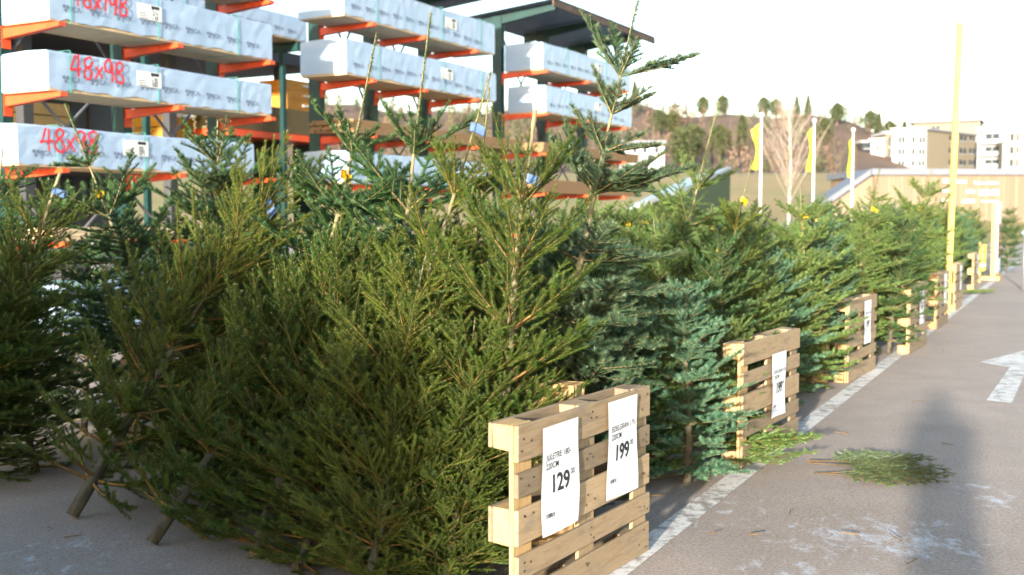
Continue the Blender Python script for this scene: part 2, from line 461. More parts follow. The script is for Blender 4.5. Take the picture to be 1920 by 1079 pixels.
    # needles
    per_m = min(2600.0, n_target / float((Ln * de).sum()))
    wid = (0.0024 if spr else 0.0036) * dens
    STATS.append((seed, kind, round(float((Ln * de).sum()), 1), round(per_m), len(S)))
    cnt = np.maximum(0, nr.poisson(Ln * per_m * de)); idx = np.repeat(np.arange(len(S)), cnt); N = len(idx)
    t = nr.random(N); pos = P0[idx] + D[idx] * (t * Ln[idx])[:, None]
    if spr:
        phi = nr.random(N) * 2 * np.pi; al = np.radians(nr.normal(46, 9, N))
    else:
        phi = np.radians(nr.normal(90, 1, N) + (nr.random(N) - .5) * 250); al = np.radians(nr.normal(58, 8, N))
    rad = np.cos(phi)[:, None] * A[idx] + np.sin(phi)[:, None] * B[idx]
    nd = np.cos(al)[:, None] * D[idx] + np.sin(al)[:, None] * rad
    if not spr: nd = nd + B[idx] * 0.25; nd /= np.linalg.norm(nd, axis=1)[:, None]
    tan = np.cross(nd, rad); tan /= np.maximum(np.linalg.norm(tan, axis=1), 1e-6)[:, None]
    tan = tan + rad * nr.normal(0, .5, N)[:, None]; tan /= np.linalg.norm(tan, axis=1)[:, None]
    ln = nl_[idx] * nr.uniform(0.7, 1.1, N); w = wid * nr.uniform(0.8, 1.2, N)
    rb = (r0[idx] + (r1[idx] - r0[idx]) * t)
    pos = pos + rad * rb[:, None] * 0.8
    v = np.stack([pos - tan * w[:, None] / 2, pos + tan * w[:, None] / 2, pos + nd * ln[:, None]], 1).reshape(-1, 3)
    tint_s = nr.random(len(S)); tint = np.clip(0.65 * tint_s[idx] + 0.35 * nr.random(N), 0, 1)
    crown = np_mesh('crown', v, np.arange(3 * N).reshape(-1, 3))
    at_ = crown.attributes.new('tint', 'FLOAT', 'FACE'); at_.data.foreach_set('value', tint.astype(np.float32))
    # buds at the shoot tips
    bv = []; bf = []
    for p, d in buds:
        a = d.orthogonal().normalized(); b = d.cross(a); o = len(bv); s = 0.0032 if spr else 0.0042
        for k in range(3): bv.append(tuple(p + (a * math.cos(2.094 * k) + b * math.sin(2.094 * k)) * s))
        bv.append(tuple(p + d * s * 3.0)); bv.append(tuple(p - d * s * 1.2))
        for k in range(3): bf += [(o + k, o + (k + 1) % 3, o + 3), (o + (k + 1) % 3, o + k, o + 4)]
    budm = np_mesh('buds', bv, bf); budm.materials.append(M_bud)
    # trunk
    n = 26; pts = [trunk_at(H * i / n) for i in range(n + 1)]
    rr = [max(0.0045 if not cut_top else 0.011, maxrad * (1 - i / n) ** (0.85 if cut_top else 1.1)) * rg.uniform(0.95, 1.06) for i in range(n + 1)]
    V, Fq = tube_arrays([(pts, rr)], 10)
    bm = bmesh.new(); vs = [bm.verts.new(x) for x in V]
    for q in Fq: bm.faces.new([vs[i] for i in q]).smooth = True
    c = bm.faces.new(list(reversed(vs[:10]))); c.material_index = 1
    c = bm.faces.new(vs[-10:]); c.material_index = 1
    trunk = bm_mesh('trunk', bm); trunk.materials.append(M_bark); trunk.materials.append(M_cut)
    return dict(trunk=trunk, branches=branches, crown=crown, buds=budm, H=H, n=N)

LIB = {}
LIB['sp_a'] = make_conifer(11, 'spruce', 2.15, 0.46, 0.46, elev=(70, 8), bare=0.12, curve=0.08, cut_top=True, whorl_n=(7, 8), inter=8, n_target=240000, seg=0.15)
LIB['sp_b'] = make_conifer(12, 'spruce', 2.10, 0.50, 0.36, elev=(62, 2), bare=0.30, curve=0.07, whorl_n=(7, 8), inter=7, n_target=220000, cone=0.42, seg=0.15)
LIB['sp_c'] = make_conifer(13, 'spruce', 2.30, 0.42, 0.62, elev=(68, 2), bare=0.28, curve=0.075, whorl_n=(5, 7), inter=6, n_target=150000, cone=0.26, tipw=0.07)
LIB['sp_d'] = make_conifer(14, 'spruce', 1.70, 0.62, 0.26, elev=(60, 0), bare=0.15, curve=0.07, whorl_n=(6, 8), inter=8, n_target=270000, cone=0.6, seg=0.15)
LIB['sp_e'] = make_conifer(15, 'spruce', 1.60, 0.60, 0.26, elev=(62, -12), bare=0.02, curve=0.07, whorl_n=(6, 8), inter=8, n_target=280000, cone=0.6, seg=0.15)
top_h = [(0.44, [(178, .42, 42), (8, .46, 20), (135, .34, 58), (300, .22, 62), (50, .24, 66)]),
         (0.65, [(160, .30, 52), (20, .30, 32), (270, .22, 40), (330, .26, 38), (90, .22, 45), (215, .2, 40)]),
         (0.86, [(170, .32, 40), (5, .34, 18), (240, .28, 30), (80, .26, 30), (325, .28, 25), (125, .26, 35)]),
         (1.09, [(165, .46, 52), (188, .42, 34), (10, .60, 26), (345, .52, 20), (270, .40, 20), (90, .45, 25), (40, .45, 30), (215, .42, 34), (300, .42, 22), (25, .5, 34), (155, .4, 40)])]
LIB['fir_hero'] = make_conifer(21, 'fir', 2.85, 0.62, 0.44, top=top_h, elev=(40, -6), bare=0.25, n_target=270000, inter=6, nlen=0.033, leadneed=0.9)
top_e = [(0.70, [(182, .40, 34), (165, .30, 55), (5, .30, 30), (340, .24, 52), (260, .24, 40), (60, .2, 45)])]
LIB['fir_e'] = make_conifer(22, 'fir', 2.75, 0.58, 0.70, top=top_e, elev=(50, 0), bare=0.25, leadneed=0.8, n_target=180000)
top_g = [(0.78, [(175, .38, 48), (120, .3, 66), (5, .44, 34), (345, .36, 56), (270, .26, 40), (70, .2, 55)])]
LIB['fir_g'] = make_conifer(23, 'fir', 2.75, 0.58, 0.78, top=top_g, elev=(50, 0), bare=0.25, leadneed=0.8, n_target=180000)
top_l = [(0.42, [(175, .26, 18), (140, .22, 34), (80, .18, 66), (40, .22, 52), (350, .12, 20), (250, .15, 22)])]
LIB['fir_l'] = make_conifer(24, 'fir', 2.40, 0.60, 0.42, top=top_l, elev=(44, 0), bare=0.25, leadneed=0.8, n_target=180000)
LIB['fir_m'] = make_conifer(25, 'fir', 2.05, 0.58, 0.30, elev=(56, 0), bare=0.15, n_target=200000)
LIB['fir_n'] = make_conifer(26, 'fir', 2.20, 0.62, 0.36, elev=(52, 0), bare=0.15, n_target=200000)
LIB['fir_w'] = make_conifer(27, 'fir', 1.45, 0.58, 0.16, elev=(54, -6), bare=0.10, inter=7, n_target=130000)

def tree(libname, label, base, tip, mat, group=None, name=None, spin=0.0, tagat=None, tagmat=None, cat='christmas tree', fat=1.0):
    """base (x, y) on the ground, tip a point in the air: the tree leans from one to the other"""
    L = LIB[libname]; base = Vector((base[0], base[1], 0.0)); tip = Vector(tip)
    d = tip - base; s = d.length / L['H']
    q = Vector((0, 0, 1)).rotation_difference(d.normalized()) @ Quaternion((0, 0, 1), math.radians(spin))
    o = thing(name or ('spruce_tree' if libname.startswith('sp') else 'fir_tree'), label, cat, base, 0, group)
    lean = math.acos(max(-1, min(1, d.normalized().z)))
    o.location.z = 0.030 * s * math.sin(lean)
    o.rotation_mode = 'QUATERNION'; o.rotation_quaternion = q; o.scale = (s * fat, s * fat, s)
    for part in ('trunk', 'branches', 'crown', 'buds'):
        c = obj(part, L[part], None, o)
        if part == 'buds': c['kind'] = 'stuff'
        if part == 'crown':
            if not L['crown'].materials: L['crown'].materials.append(mat)
            c.material_slots[0].link = 'OBJECT'; c.material_slots[0].material = mat
    if tagat is not None:
        rg = random.Random(label)
        me = tag_mesh(rg.randint(0, 3)); c = obj('paper_tag', me, None, o, (0, 0, L['H'] - tagat))
        c.rotation_euler = (rg.uniform(-.3, .3), rg.uniform(-.2, .5), rg.uniform(-1.2, 0.6) - math.radians(spin))
        if not me.materials: me.materials.append(tagmat or M_yellow)
        c.material_slots[0].link = 'OBJECT'; c.material_slots[0].material = tagmat or M_yellow
    return o
_tags = {}
def tag_mesh(k):
    """a band looped round the stem with its two ends sticking out as a folded flag"""
    if k in _tags: return _tags[k]
    rg = random.Random(k + 5); bm = bmesh.new(); h = 0.022
    pts = [(0.016 * math.cos(t), 0.016 * math.sin(t)) for t in np.linspace(0.5, 5.8, 9)]
    e = 0.055 + 0.02 * rg.random()
    pts = [(e, 0.02 + 0.012 * rg.random())] + [(e * .5, 0.012)] + pts + [(e * .5, -0.006), (e * .96, -0.002)]
    prev = None
    for i, (x, y) in enumerate(pts):
        droop = -0.25 * max(0, x - 0.016)
        a = bm.verts.new((x, y, -h + droop)); b = bm.verts.new((x, y, h + droop))
        if prev: bm.faces.new((prev[0], a, b, prev[1]))
        prev = (a, b)
    bmesh.ops.solidify(bm, geom=list(bm.faces), thickness=0.001)
    _tags[k] = bm_mesh('paper_tag', bm); return _tags[k]

# ---------------------------------------------------------------- pallets standing on their long edge
def pallet(label, loc, ang, group='pallets standing along the painted line', new=False, lean=0.0):
    o = thing('wooden_pallet', label, 'pallet', (loc[0], loc[1], 0.004), ang, group)
    o.rotation_euler = (lean, 0, ang)
    rg = random.Random(label)
    wm = M_palnew if new else M_pal
    def put(name, L, w, th, x, y, z, vertical=False, m=wm):
        sd = rg.randint(0, 3)
        me = box_mesh(L, th, w, 0.0035, True, seed=(name, round(L, 3), sd).__repr__())
        c = obj(name, me, None, o, (x + rg.uniform(-.002, .002), y, z))
        if vertical: c.rotation_euler = (0, -math.pi / 2, 0)
        if not me.materials: me.materials.append(m)
        if me.materials[0] != m:
            c.material_slots[0].link = 'OBJECT'; c.material_slots[0].material = m
        c.rotation_euler.y += rg.uniform(-.004, .004)
        return c
    zb = [(0.0725, .145), (0.236, .100), (0.400, .145), (0.564, .100), (0.7275, .145)]
    for z, w in zb: put('deck_board', 1.2, w - 0.002, .0205, 0.6, 0.011, z)
    for x in (0.0675, 0.6, 1.1325): put('cross_board', 0.797, .142, .020, x, 0.0325, 0.4, True, M_palnew if x < 0.1 else wm)
    for z, w in ((0.05, .1), (0.4, .145), (0.75, .1)):
        for x, l in ((0.0725, .143), (0.6, .143), (1.1275, .143)): put('block', l, w - 0.002, .076, x, 0.0825, z, False, M_palnew if x < 0.1 else wm)
        put('bottom_board', 1.2, w - 0.002, .0205, 0.6, 0.1325, z)
    bm = bmesh.new()
    for z, w in zb:
        for x in (0.0675, 0.6, 1.1325):
            for k in range(3):
                xx = x + rg.uniform(-.05, .05); zz = z + rg.uniform(-.3, .3) * w
                bmesh.ops.create_circle(bm, cap_ends=True, segments=6, radius=0.0055, matrix=Matrix.Translation((xx, -0.0012, zz)) @ Matrix.Rotation(math.pi / 2, 4, 'X'))
    tag(obj('nails', bm_mesh('nails', bm), M_nail, o), kind='stuff')
    return o
def pallet_between(label, right, slope_ang, **kw):
    """the near right-hand bottom corner and the heading of the long edge"""
    a = math.radians(slope_ang); d = Vector((math.cos(a), math.sin(a)))
    p = Vector((right[0], right[1])) - d * 1.2
    return pallet(label, (p.x, p.y), a, **kw)

PAL = []
PAL.append(pallet_between('nearest wooden pallet carrying two white price posters', (0.660, 5.13), 58.0))
PAL.append(pallet_between('second wooden pallet from the camera, half hidden by fir branches at its left', (2.097, 7.858), 58.5))
PAL.append(pallet_between('third wooden pallet from the camera, with a plank lying behind it', (3.86, 11.44), 59.5))
PAL.append(pallet_between('fourth wooden pallet from the camera along the painted line', (5.27, 13.71), 60.0))
PAL.append(pallet_between('fifth wooden pallet from the camera, the first of the small close pair', (6.70, 16.6), 61.0))
PAL.append(pallet_between('sixth wooden pallet from the camera, the second of the small close pair', (8.18, 19.64), 62.0))
PAL.append(pallet_between('farthest wooden pallet, beside the tall poster board', (10.9, 25.3), 62.0))
# dividers reaching back into the row
RB = ROWANG + math.pi / 2
def divider(label, a, b, **kw):
    x, y = R(a, b); return pallet(label, (x, y), ROWANG - math.pi / 2, group='pallets dividing the bins', **kw)
divider('wooden pallet divider behind the nearest pallet, its top edge showing orange', 0.95, -1.40, new=True)
divider('wooden pallet lit by sun at left, between the dark spruce and the leaning spruces', 1.75, -4.05)
divider('wooden pallet divider behind the second pallet', 3.75, -1.40, new=True)
divider('wooden pallet divider behind the third pallet, low boards in the sun', 6.95, -1.40, new=True)
divider('wooden pallet divider behind the fourth pallet', 9.70, -1.40, new=True)

# ---------------------------------------------------------------- lettering
def text_mesh(body, size, bold=0.0, align='LEFT'):
    cu = bpy.data.curves.new('text', 'FONT'); cu.body = body; cu.size = size; cu.offset = bold * size; cu.align_x = align
    cu.resolution_u = 3
    ob = bpy.data.objects.new('text', cu); COL.objects.link(ob)
    dg = bpy.context.evaluated_depsgraph_get(); dg.update()
    me = bpy.data.meshes.new_from_object(ob.evaluated_get(dg))
    bpy.data.objects.remove(ob); bpy.data.curves.remove(cu)
    me.transform(Matrix.Rotation(math.pi / 2, 4, 'X'))       # reads along +x, stands along +z, faces -y
    me.materials.clear()
    return me
def join_meshes(name, items):
    bm = bmesh.new()
    for me, M in items:
        tmp = me.copy(); tmp.transform(M); bm.from_mesh(tmp); bpy.data.meshes.remove(tmp)
    return bm_mesh(name, bm)
T = Matrix.Translation
def price_sign(pal, label, x, z, w, h, title, size2, price, detail=True):
    """a sheet stapled to the pallet's boards"""
    Mw = Matrix.Translation(pal.location) @ pal.rotation_euler.to_matrix().to_4x4()
    o = thing('price_sign', label, 'price sign', Mw @ Vector((x, -0.006, z)), 0, 'price posters on the pallets')
    o.rotation_euler = pal.rotation_euler
    def curl(u, v): return -0.004 - 0.006 * math.sin(3.0 * u + 5 * v + x * 9) * (0.3 + v) * (1 if detail else .3) - 0.006 * (u - .5) ** 2
    nx, nz = 9, 13; V = []; Fq = []
    for j in range(nz):
        for i in range(nx):
            u, v = i / (nx - 1), 1 - j / (nz - 1); V.append((u * w, curl(u, 1 - v), v * h))
    for j in range(nz - 1):
        for i in range(nx - 1):
            a = j * nx + i; Fq.append((a, a + nx, a + nx + 1, a + 1))
    sh = obj('paper', np_mesh('paper', V, Fq, True), M_paper, o)
    def wrapf(me):
        for vtx in me.vertices:
            vtx.co.y = curl(vtx.co.x / w, 1 - vtx.co.z / h) - 0.0022
        return me
    k = h / 0.42
    obj('title', wrapf(join_meshes('title', [(text_mesh(title, 0.0345 * k, 0.006), T((0.028 * k, 0, 0.288 * k))), (text_mesh(size2, 0.0345 * k, 0.006), T((0.028 * k, 0, 0.253 * k)))])), M_ink, sh)
    obj('price', wrapf(join_meshes('price', [(text_mesh(price, 0.096 * k, 0.028), T((0.068 * k, 0, 0.158 * k))), (text_mesh('00', 0.034 * k, 0.004), T((0.217 * k, 0, 0.203 * k)))])), M_ink, sh)
    if detail:
        obj('small_print', wrapf(join_meshes('small_print', [(text_mesh('Pr stykk', 0.0105), T((0.03, 0, 0.236))), (text_mesh('/stk', 0.022), T((0.222, 0, 0.158))), (text_mesh('9421', 0.0125), T((0.098, 0, 0.072))), (text_mesh('kr/stk', 0.010), T((0.22, 0, 0.098)))])), M_grey, sh)
        bm = bmesh.new(); rg = random.Random(label); xx = 0.03
        while xx < 0.09:
            ww = rg.choice((0.0015, 0.003, 0.0045)); 
            bm.faces.new([bm.verts.new(p) for p in ((xx, 0, 0.068), (xx + ww, 0, 0.068), (xx + ww, 0, 0.086), (xx, 0, 0.086))]); xx += ww + rg.choice((0.0015, 0.003))
        obj('barcode', wrapf(bm_mesh('barcode', bm)), M_ink, sh)
    return o
price_sign(PAL[0], 'left price poster on the nearest pallet, reading JULETRE and 129', 0.165, 0.325, 0.297, 0.44, 'JULETRE 180-', '220CM', '129')
price_sign(PAL[0], 'right price poster on the nearest pallet, reading EDELGRAN and 199', 0.735, 0.345, 0.297, 0.44, 'EDELGRAN 175-', '220CM', '199')
price_sign(PAL[1], 'white price poster reading 199 on the second pallet', 0.54, 0.235, 0.297, 0.44, 'EDELGRAN 175-', '220CM', '199')
price_sign(PAL[2], 'white price poster on the third pallet', 0.58, 0.32, 0.297, 0.44, 'EDELGRAN 175-', '220CM', '199', False)
price_sign(PAL[3], 'white price poster on the fourth pallet', 0.55, 0.30, 0.297, 0.44, 'EDELGRAN 175-', '220CM', '199', False)
price_sign(PAL[4], 'small white price poster on the fifth pallet', 0.55, 0.33, 0.297, 0.44, 'JULETRE 180-', '220CM', '129', False)
price_sign(PAL[5], 'small white price poster on the sixth pallet', 0.50, 0.33, 0.297, 0.44, 'EDELGRAN 175-', '220CM', '199', False)
price_sign(PAL[6], 'tiny white price poster on the farthest pallet', 0.50, 0.33, 0.297, 0.44, 'EDELGRAN 175-', '220CM', '199', False)

# ---------------------------------------------------------------- the trees of the photograph
def tp(px, py, D): return at(px, py, D)
tree('sp_a', 'cut-topped golden green spruce behind the nearest pallet, its bare leader ringed by a blue tag', (-0.12, 4.98), tp(1003, 208, 5.15), M_spruce, 'spruces stacked at the near end', tagat=0.33, tagmat=M_bluetag)
tree('sp_d', 'spruce leaning right on a bare trunk, the leftmost of the two trunks on the asphalt', (-2.34, 5.68), tp(553, 310, 6.35), M_spruce, 'spruces stacked at the near end', tagat=0.22, tagmat=M_bluetag, spin=40, fat=0.72)
tree('sp_d', 'spruce leaning right, the nearer and right of the two bare trunks on the asphalt', (-1.76, 5.21), tp(700, 452, 5.9), M_spruce, 'spruces stacked at the near end', spin=110, fat=0.8)
tree('sp_c', 'thin spruce whose crooked leader carries a dark blue tag above the cut-topped spruce', (-0.85, 5.45), tp(920, 140, 5.7), M_spruce, 'spruces stacked at the near end', tagat=0.28, tagmat=M_bluetag, spin=200)
tree('sp_c', 'spruce with a thin straight leader just left of the cut-topped spruce', (-0.35, 5.6), tp(917, 168, 5.85), M_spruce, 'spruces stacked at the near end', spin=250)
tree('sp_e', 'dark shaded spruce in the middle of the front heap, left of the pallet', (-0.72, 4.80), tp(800, 480, 5.3), M_spruce, 'spruces stacked at the near end', spin=300)
tree('sp_e', 'low shaded spruce between the leaning trunks and the middle of the front heap', (-1.22, 5.05), tp(690, 470, 5.7), M_spruce, 'spruces stacked at the near end', spin=160)
tree('sp_e', 'spruce lying low at the bottom edge of the heap beside the pallet blocks', (-0.30, 4.62), tp(890, 600, 5.0), M_spruce, 'spruces stacked at the near end', spin=20)
tree('sp_a', 'dark shaded spruce cut by the left edge, blue tag on its cut leader', (-3.30, 6.45), tp(112, 328, 6.4), M_spruce, 'spruces stacked at the near end', tagat=0.12, tagmat=M_bluetag, spin=75)
tree('sp_c', 'spruce behind the two leaning ones, bushy top in sunlight', (-1.75, 6.1), tp(480, 470, 6.6), M_spruce, 'spruces stacked at the near end', spin=330)

more = (('sp_e', (-0.62, 4.30), (770, 700, 4.95), 15, 'shaded spruce cut off by the bottom edge, left of the pallet'), ('sp_e', (-0.30, 4.28), (880, 780, 4.75), 95, 'low spruce at the bottom edge touching the nearest pallet blocks'), ('sp_d', (-3.25, 6.3), (50, 420, 6.4), 280, 'dark dense spruce filling the left edge down to the asphalt'), ('sp_e', (-3.0, 6.75), (20, 560, 6.8), 200, 'low dark spruce before the leftmost pallet at the left edge'), ('sp_e', (-0.98, 4.82), (700, 640, 5.2), 70, 'bushy shaded spruce at the very front of the heap, over the bottom edge'), ('sp_b', (-0.55, 5.15), (850, 430, 5.5), 210, 'spruce in the heap just left of the cut-topped spruce'),
        ('sp_e', (-1.55, 5.55), (560, 520, 6.0), 130, 'spruce packed between the two leaning trunks'), ('sp_a', (0.0, 5.35), (960, 420, 5.5), 330, 'spruce packed right behind the cut-topped spruce'),
        ('sp_b', (-1.95, 5.95), (430, 500, 6.3), 20, 'spruce filling the gap behind the leftmost bare trunk'))
for k, b_, t_, sp_, lb in more: tree(k, lb, b_, tp(*t_), M_spruce, 'spruces stacked at the near end', spin=sp_)
fill = (('fir_n', (0.42, 5.62), (1085, 520, 5.75), 200, M_firdark, 'dark fir pressed behind the right half of the nearest pallet'), ('fir_m', (0.72, 6.55), (1190, 520, 6.6), 90, M_fir, 'dark fir right of the tallest fir, over the end of the nearest pallet'),
        ('fir_n', (-3.15, 7.9), (170, 420, 7.9), 10, M_fir, 'fir low behind the left-leaning fir'), ('fir_m', (-2.75, 8.3), (300, 420, 8.3), 50, M_fir, 'fir right of the left-leaning fir, before the left rack'),
        ('fir_n', (-3.9, 8.6), (60, 420, 8.6), 140, M_fir, 'fir behind the left edge trees, before the left rack'), ('fir_m', (-1.9, 7.6), (450, 400, 7.6), 310, M_fir, 'fir below the pale leader, between the racks and the heap'),
        ('fir_m', (1.75, 8.9), (1400, 400, 9.0), 60, M_firlight, 'pale fir low behind the two yellow tags'), ('fir_n', (-0.6, 7.2), (800, 390, 7.2), 75, M_fir, 'fir behind the tall pair, right one'), ('fir_m', (-1.3, 7.4), (600, 380, 7.4), 25, M_fir, 'fir behind the tall pair, left one'),
        ('fir_n', (0.2, 7.1), (1020, 400, 7.1), 115, M_firlight, 'pale fir behind the cut leader, left of the tallest fir'))
for k, b_, t_, sp_, m_, lb in fill: tree(k, lb, b_, tp(*t_), m_, 'firs standing in the bins', spin=sp_)
tree('fir_hero', 'tallest dark fir with open top whorls rising above the nearest pallet', (0.10, 5.75), tp(1197, -4, 5.95), M_firdark, 'firs standing in the bins')
tree('fir_e', 'fir with long brown leader and yellow tag, left of the tall pair', (-1.42, 6.25), tp(706, 66, 6.3), M_fir, 'firs standing in the bins', tagat=0.83)
tree('fir_g', 'fir with the longest brown leader, right of the tall pair', (-0.80, 6.0), tp(806, 28, 6.05), M_fir, 'firs standing in the bins')
tree('fir_l', 'fir leaning left with a yellow tag under its top whorl, behind the sunlit pallet', (-2.15, 7.25), tp(122, 200, 7.3), M_fir, 'firs standing in the bins', tagat=0.60)
tree('fir_n', 'dark fir cut by the left edge of the picture behind the shaded spruce', (-3.75, 7.3), tp(5, 282, 7.3), M_fir, 'firs standing in the bins', spin=60)
tree('fir_m', 'fir with a pale straight leader between the two left timber stacks of the rack', (-2.35, 8.7), tp(408, 226, 8.7), M_fir, 'firs standing in the bins', spin=120, tagat=0.5)
tree('fir_w', 'low bluish fir in the gap between the first and second pallets', (1.06, 6.50), tp(1290, 530, 6.55), M_firblue, 'firs standing in the bins', spin=30, fat=1.0)
tree('fir_w', 'yellowish green fir spilling over the left end of the second pallet', (1.42, 7.15), tp(1385, 600, 7.25), M_firlight, 'firs standing in the bins', spin=170, fat=0.8)
tree('fir_g', 'fir with a long pale bare leader slanting right of the tallest fir', (1.05, 8.6), tp(1347, 193, 8.9), M_firlight, 'firs standing in the bins', spin=15)
tree('sp_c', 'thin spruce with brown leader and two yellow tags behind the second pallet', (1.35, 8.25), tp(1410, 298, 8.3), M_spruce, 'firs standing in the bins', spin=200, tagat=0.35)
tree('fir_m', 'dark fir standing right behind the second pallet', (1.55, 7.75), tp(1345, 430, 7.75), M_fir, 'firs standing in the bins', spin=300, tagat=0.2)
tree('fir_n', 'pale green fir between the second and third pallets, nearest the line', (2.75, 9.9), tp(1500, 352, 9.95), M_firlight, 'firs standing in the bins', spin=100, tagat=0.3)
tree('fir_m', 'dense fir bulging low before the left end of the third pallet', (2.85, 10.35), tp(1540, 400, 10.4), M_firblue, 'firs standing in the bins', spin=220)
tree('fir_l', 'yellow green fir with a star shaped top above the third pallet', (3.75, 12.2), tp(1650, 318, 12.3), M_firlight, 'firs standing in the bins', spin=180, tagat=0.5)
tree('fir_n', 'fir behind the fourth pallet with a slanting thin leader', (5.0, 14.6), tp(1745, 322, 14.8), M_firlight, 'firs standing in the bins', spin=80, tagat=0.5)
tree('fir_m', 'fir between the third and fourth pallets', (4.45, 12.75), tp(1700, 400, 12.9), M_fir, 'firs standing in the bins', spin=140)
# the crowd behind
ORD = 'first second third fourth fifth sixth seventh eighth ninth tenth eleventh twelfth thirteenth fourteenth fifteenth sixteenth seventeenth eighteenth'.split()
rg = random.Random(4)
mats = [M_firlight, M_fir, M_firlight, M_firlight, M_firblue]
for ib, b in enumerate((-0.85, -1.7, -2.6, -3.5)):
    ia = 0; a = 2.6
    while a < 12.6:
        if not (a < 3.4 and b > -1.5):
            x, y = R(a + rg.uniform(-.25, .25), b + rg.uniform(-.2, .2)); hgt = rg.uniform(1.5, 1.85); k = rg.choice(('fir_m', 'fir_n', 'fir_m', 'fir_n', 'sp_c'))
            m = rg.choice(mats) if k != 'sp_c' else M_spruce
            tree(k, '%s packed in the bins, %s along the %s rank back from the painted line' % ('fir' if k != 'sp_c' else 'spruce', ORD[ia], ORD[ib]), (x, y),
                 (x + rg.uniform(-.22, .22), y + rg.uniform(-.2, .2), hgt), m, 'trees packed in the middle bins', spin=rg.uniform(0, 360), tagat=rg.choice((None, 0.4, 0.3)))
            ia += 1
        a += 0.85
for ib, b in enumerate((-0.65, -1.7)):
    a = 13.3; ia = 0
    while a < 29:
        x, y = R(a + rg.uniform(-.3, .3), b + rg.uniform(-.2, .2)); hgt = rg.uniform(1.6, 2.0)
        tree(rg.choice(('fir_m', 'fir_n')), 'small far fir, %s beyond the fourth pallet in the %s rank' % (ORD[ia], ('front', 'rear')[ib]), (x, y), (x + rg.uniform(-.15, .15), y, hgt), rg.choice(mats), 'firs in the far bins', spin=rg.uniform(0, 360), tagat=rg.choice((None, 0.4)))
        a += 0.95; ia += 1
spill = ((4.75, -.38, 1.15, M_firlight), (5.45, -.30, 1.3, M_firblue), (6.1, -.42, 1.25, M_firlight), (8.5, -.32, 1.25, M_firlight), (9.15, -.40, 1.2, M_fir), (11.4, -.3, 1.3, M_firlight), (12.1, -.4, 1.2, M_firlight), (13.4, -.3, 1.3, M_firlight), (14.6, -.3, 1.3, M_firlight), (2.0, -.55, 1.3, M_firblue), (2.6, -.40, 1.05, M_firlight))
for i, (a, b, h, m) in enumerate(spill):
    x, y = R(a, b); tree('fir_w', 'low wide fir spilling out beside the pallets, %s of these from the camera' % ORD[i], (x, y), (x + rg.uniform(-.1, .12), y + rg.uniform(-.1, .1), h), m, 'low firs spilling out between pallets', spin=rg.uniform(0, 360))
x, y = 14.6, 32.0
tree('fir_n', 'single fir standing right of the tall poster board', (x, y), (x, y, 2.0), M_fir, 'firs in the far bins', spin=40)
# trees standing beside the photographer, left of the frame: they shade the near end of the row
nth = 'first second third fourth fifth'.split()
for row, (x0, y0, n_) in enumerate(((-1.95, 1.15, 5), (-2.35, 0.35, 5), (-2.9, -0.8, 5), (-3.5, -2.2, 5), (-4.1, -3.6, 5))):
    for i in range(n_):
        x = x0 - .56 * i; y = y0 + .40 * i; h = min(2.3, (1.6, 1.85, 2.1, 2.25, 2.3)[row] + .22 * i)
        k = ('fir_m', 'sp_b', 'fir_n')[(i + row) % 3]
        tree(k, '%s left of the picture beside the photographer, %s of the %s row' % ('fir' if k[0] == 'f' else 'spruce', nth[i], nth[row]), (x, y), (x + .05, y, h), M_spruce if k[0] == 's' else M_fir, 'trees left of the photographer', spin=i * 70 + row * 33, fat=1.25)
print('NEEDLES', STATS, sum(v['n'] for v in LIB.values()))

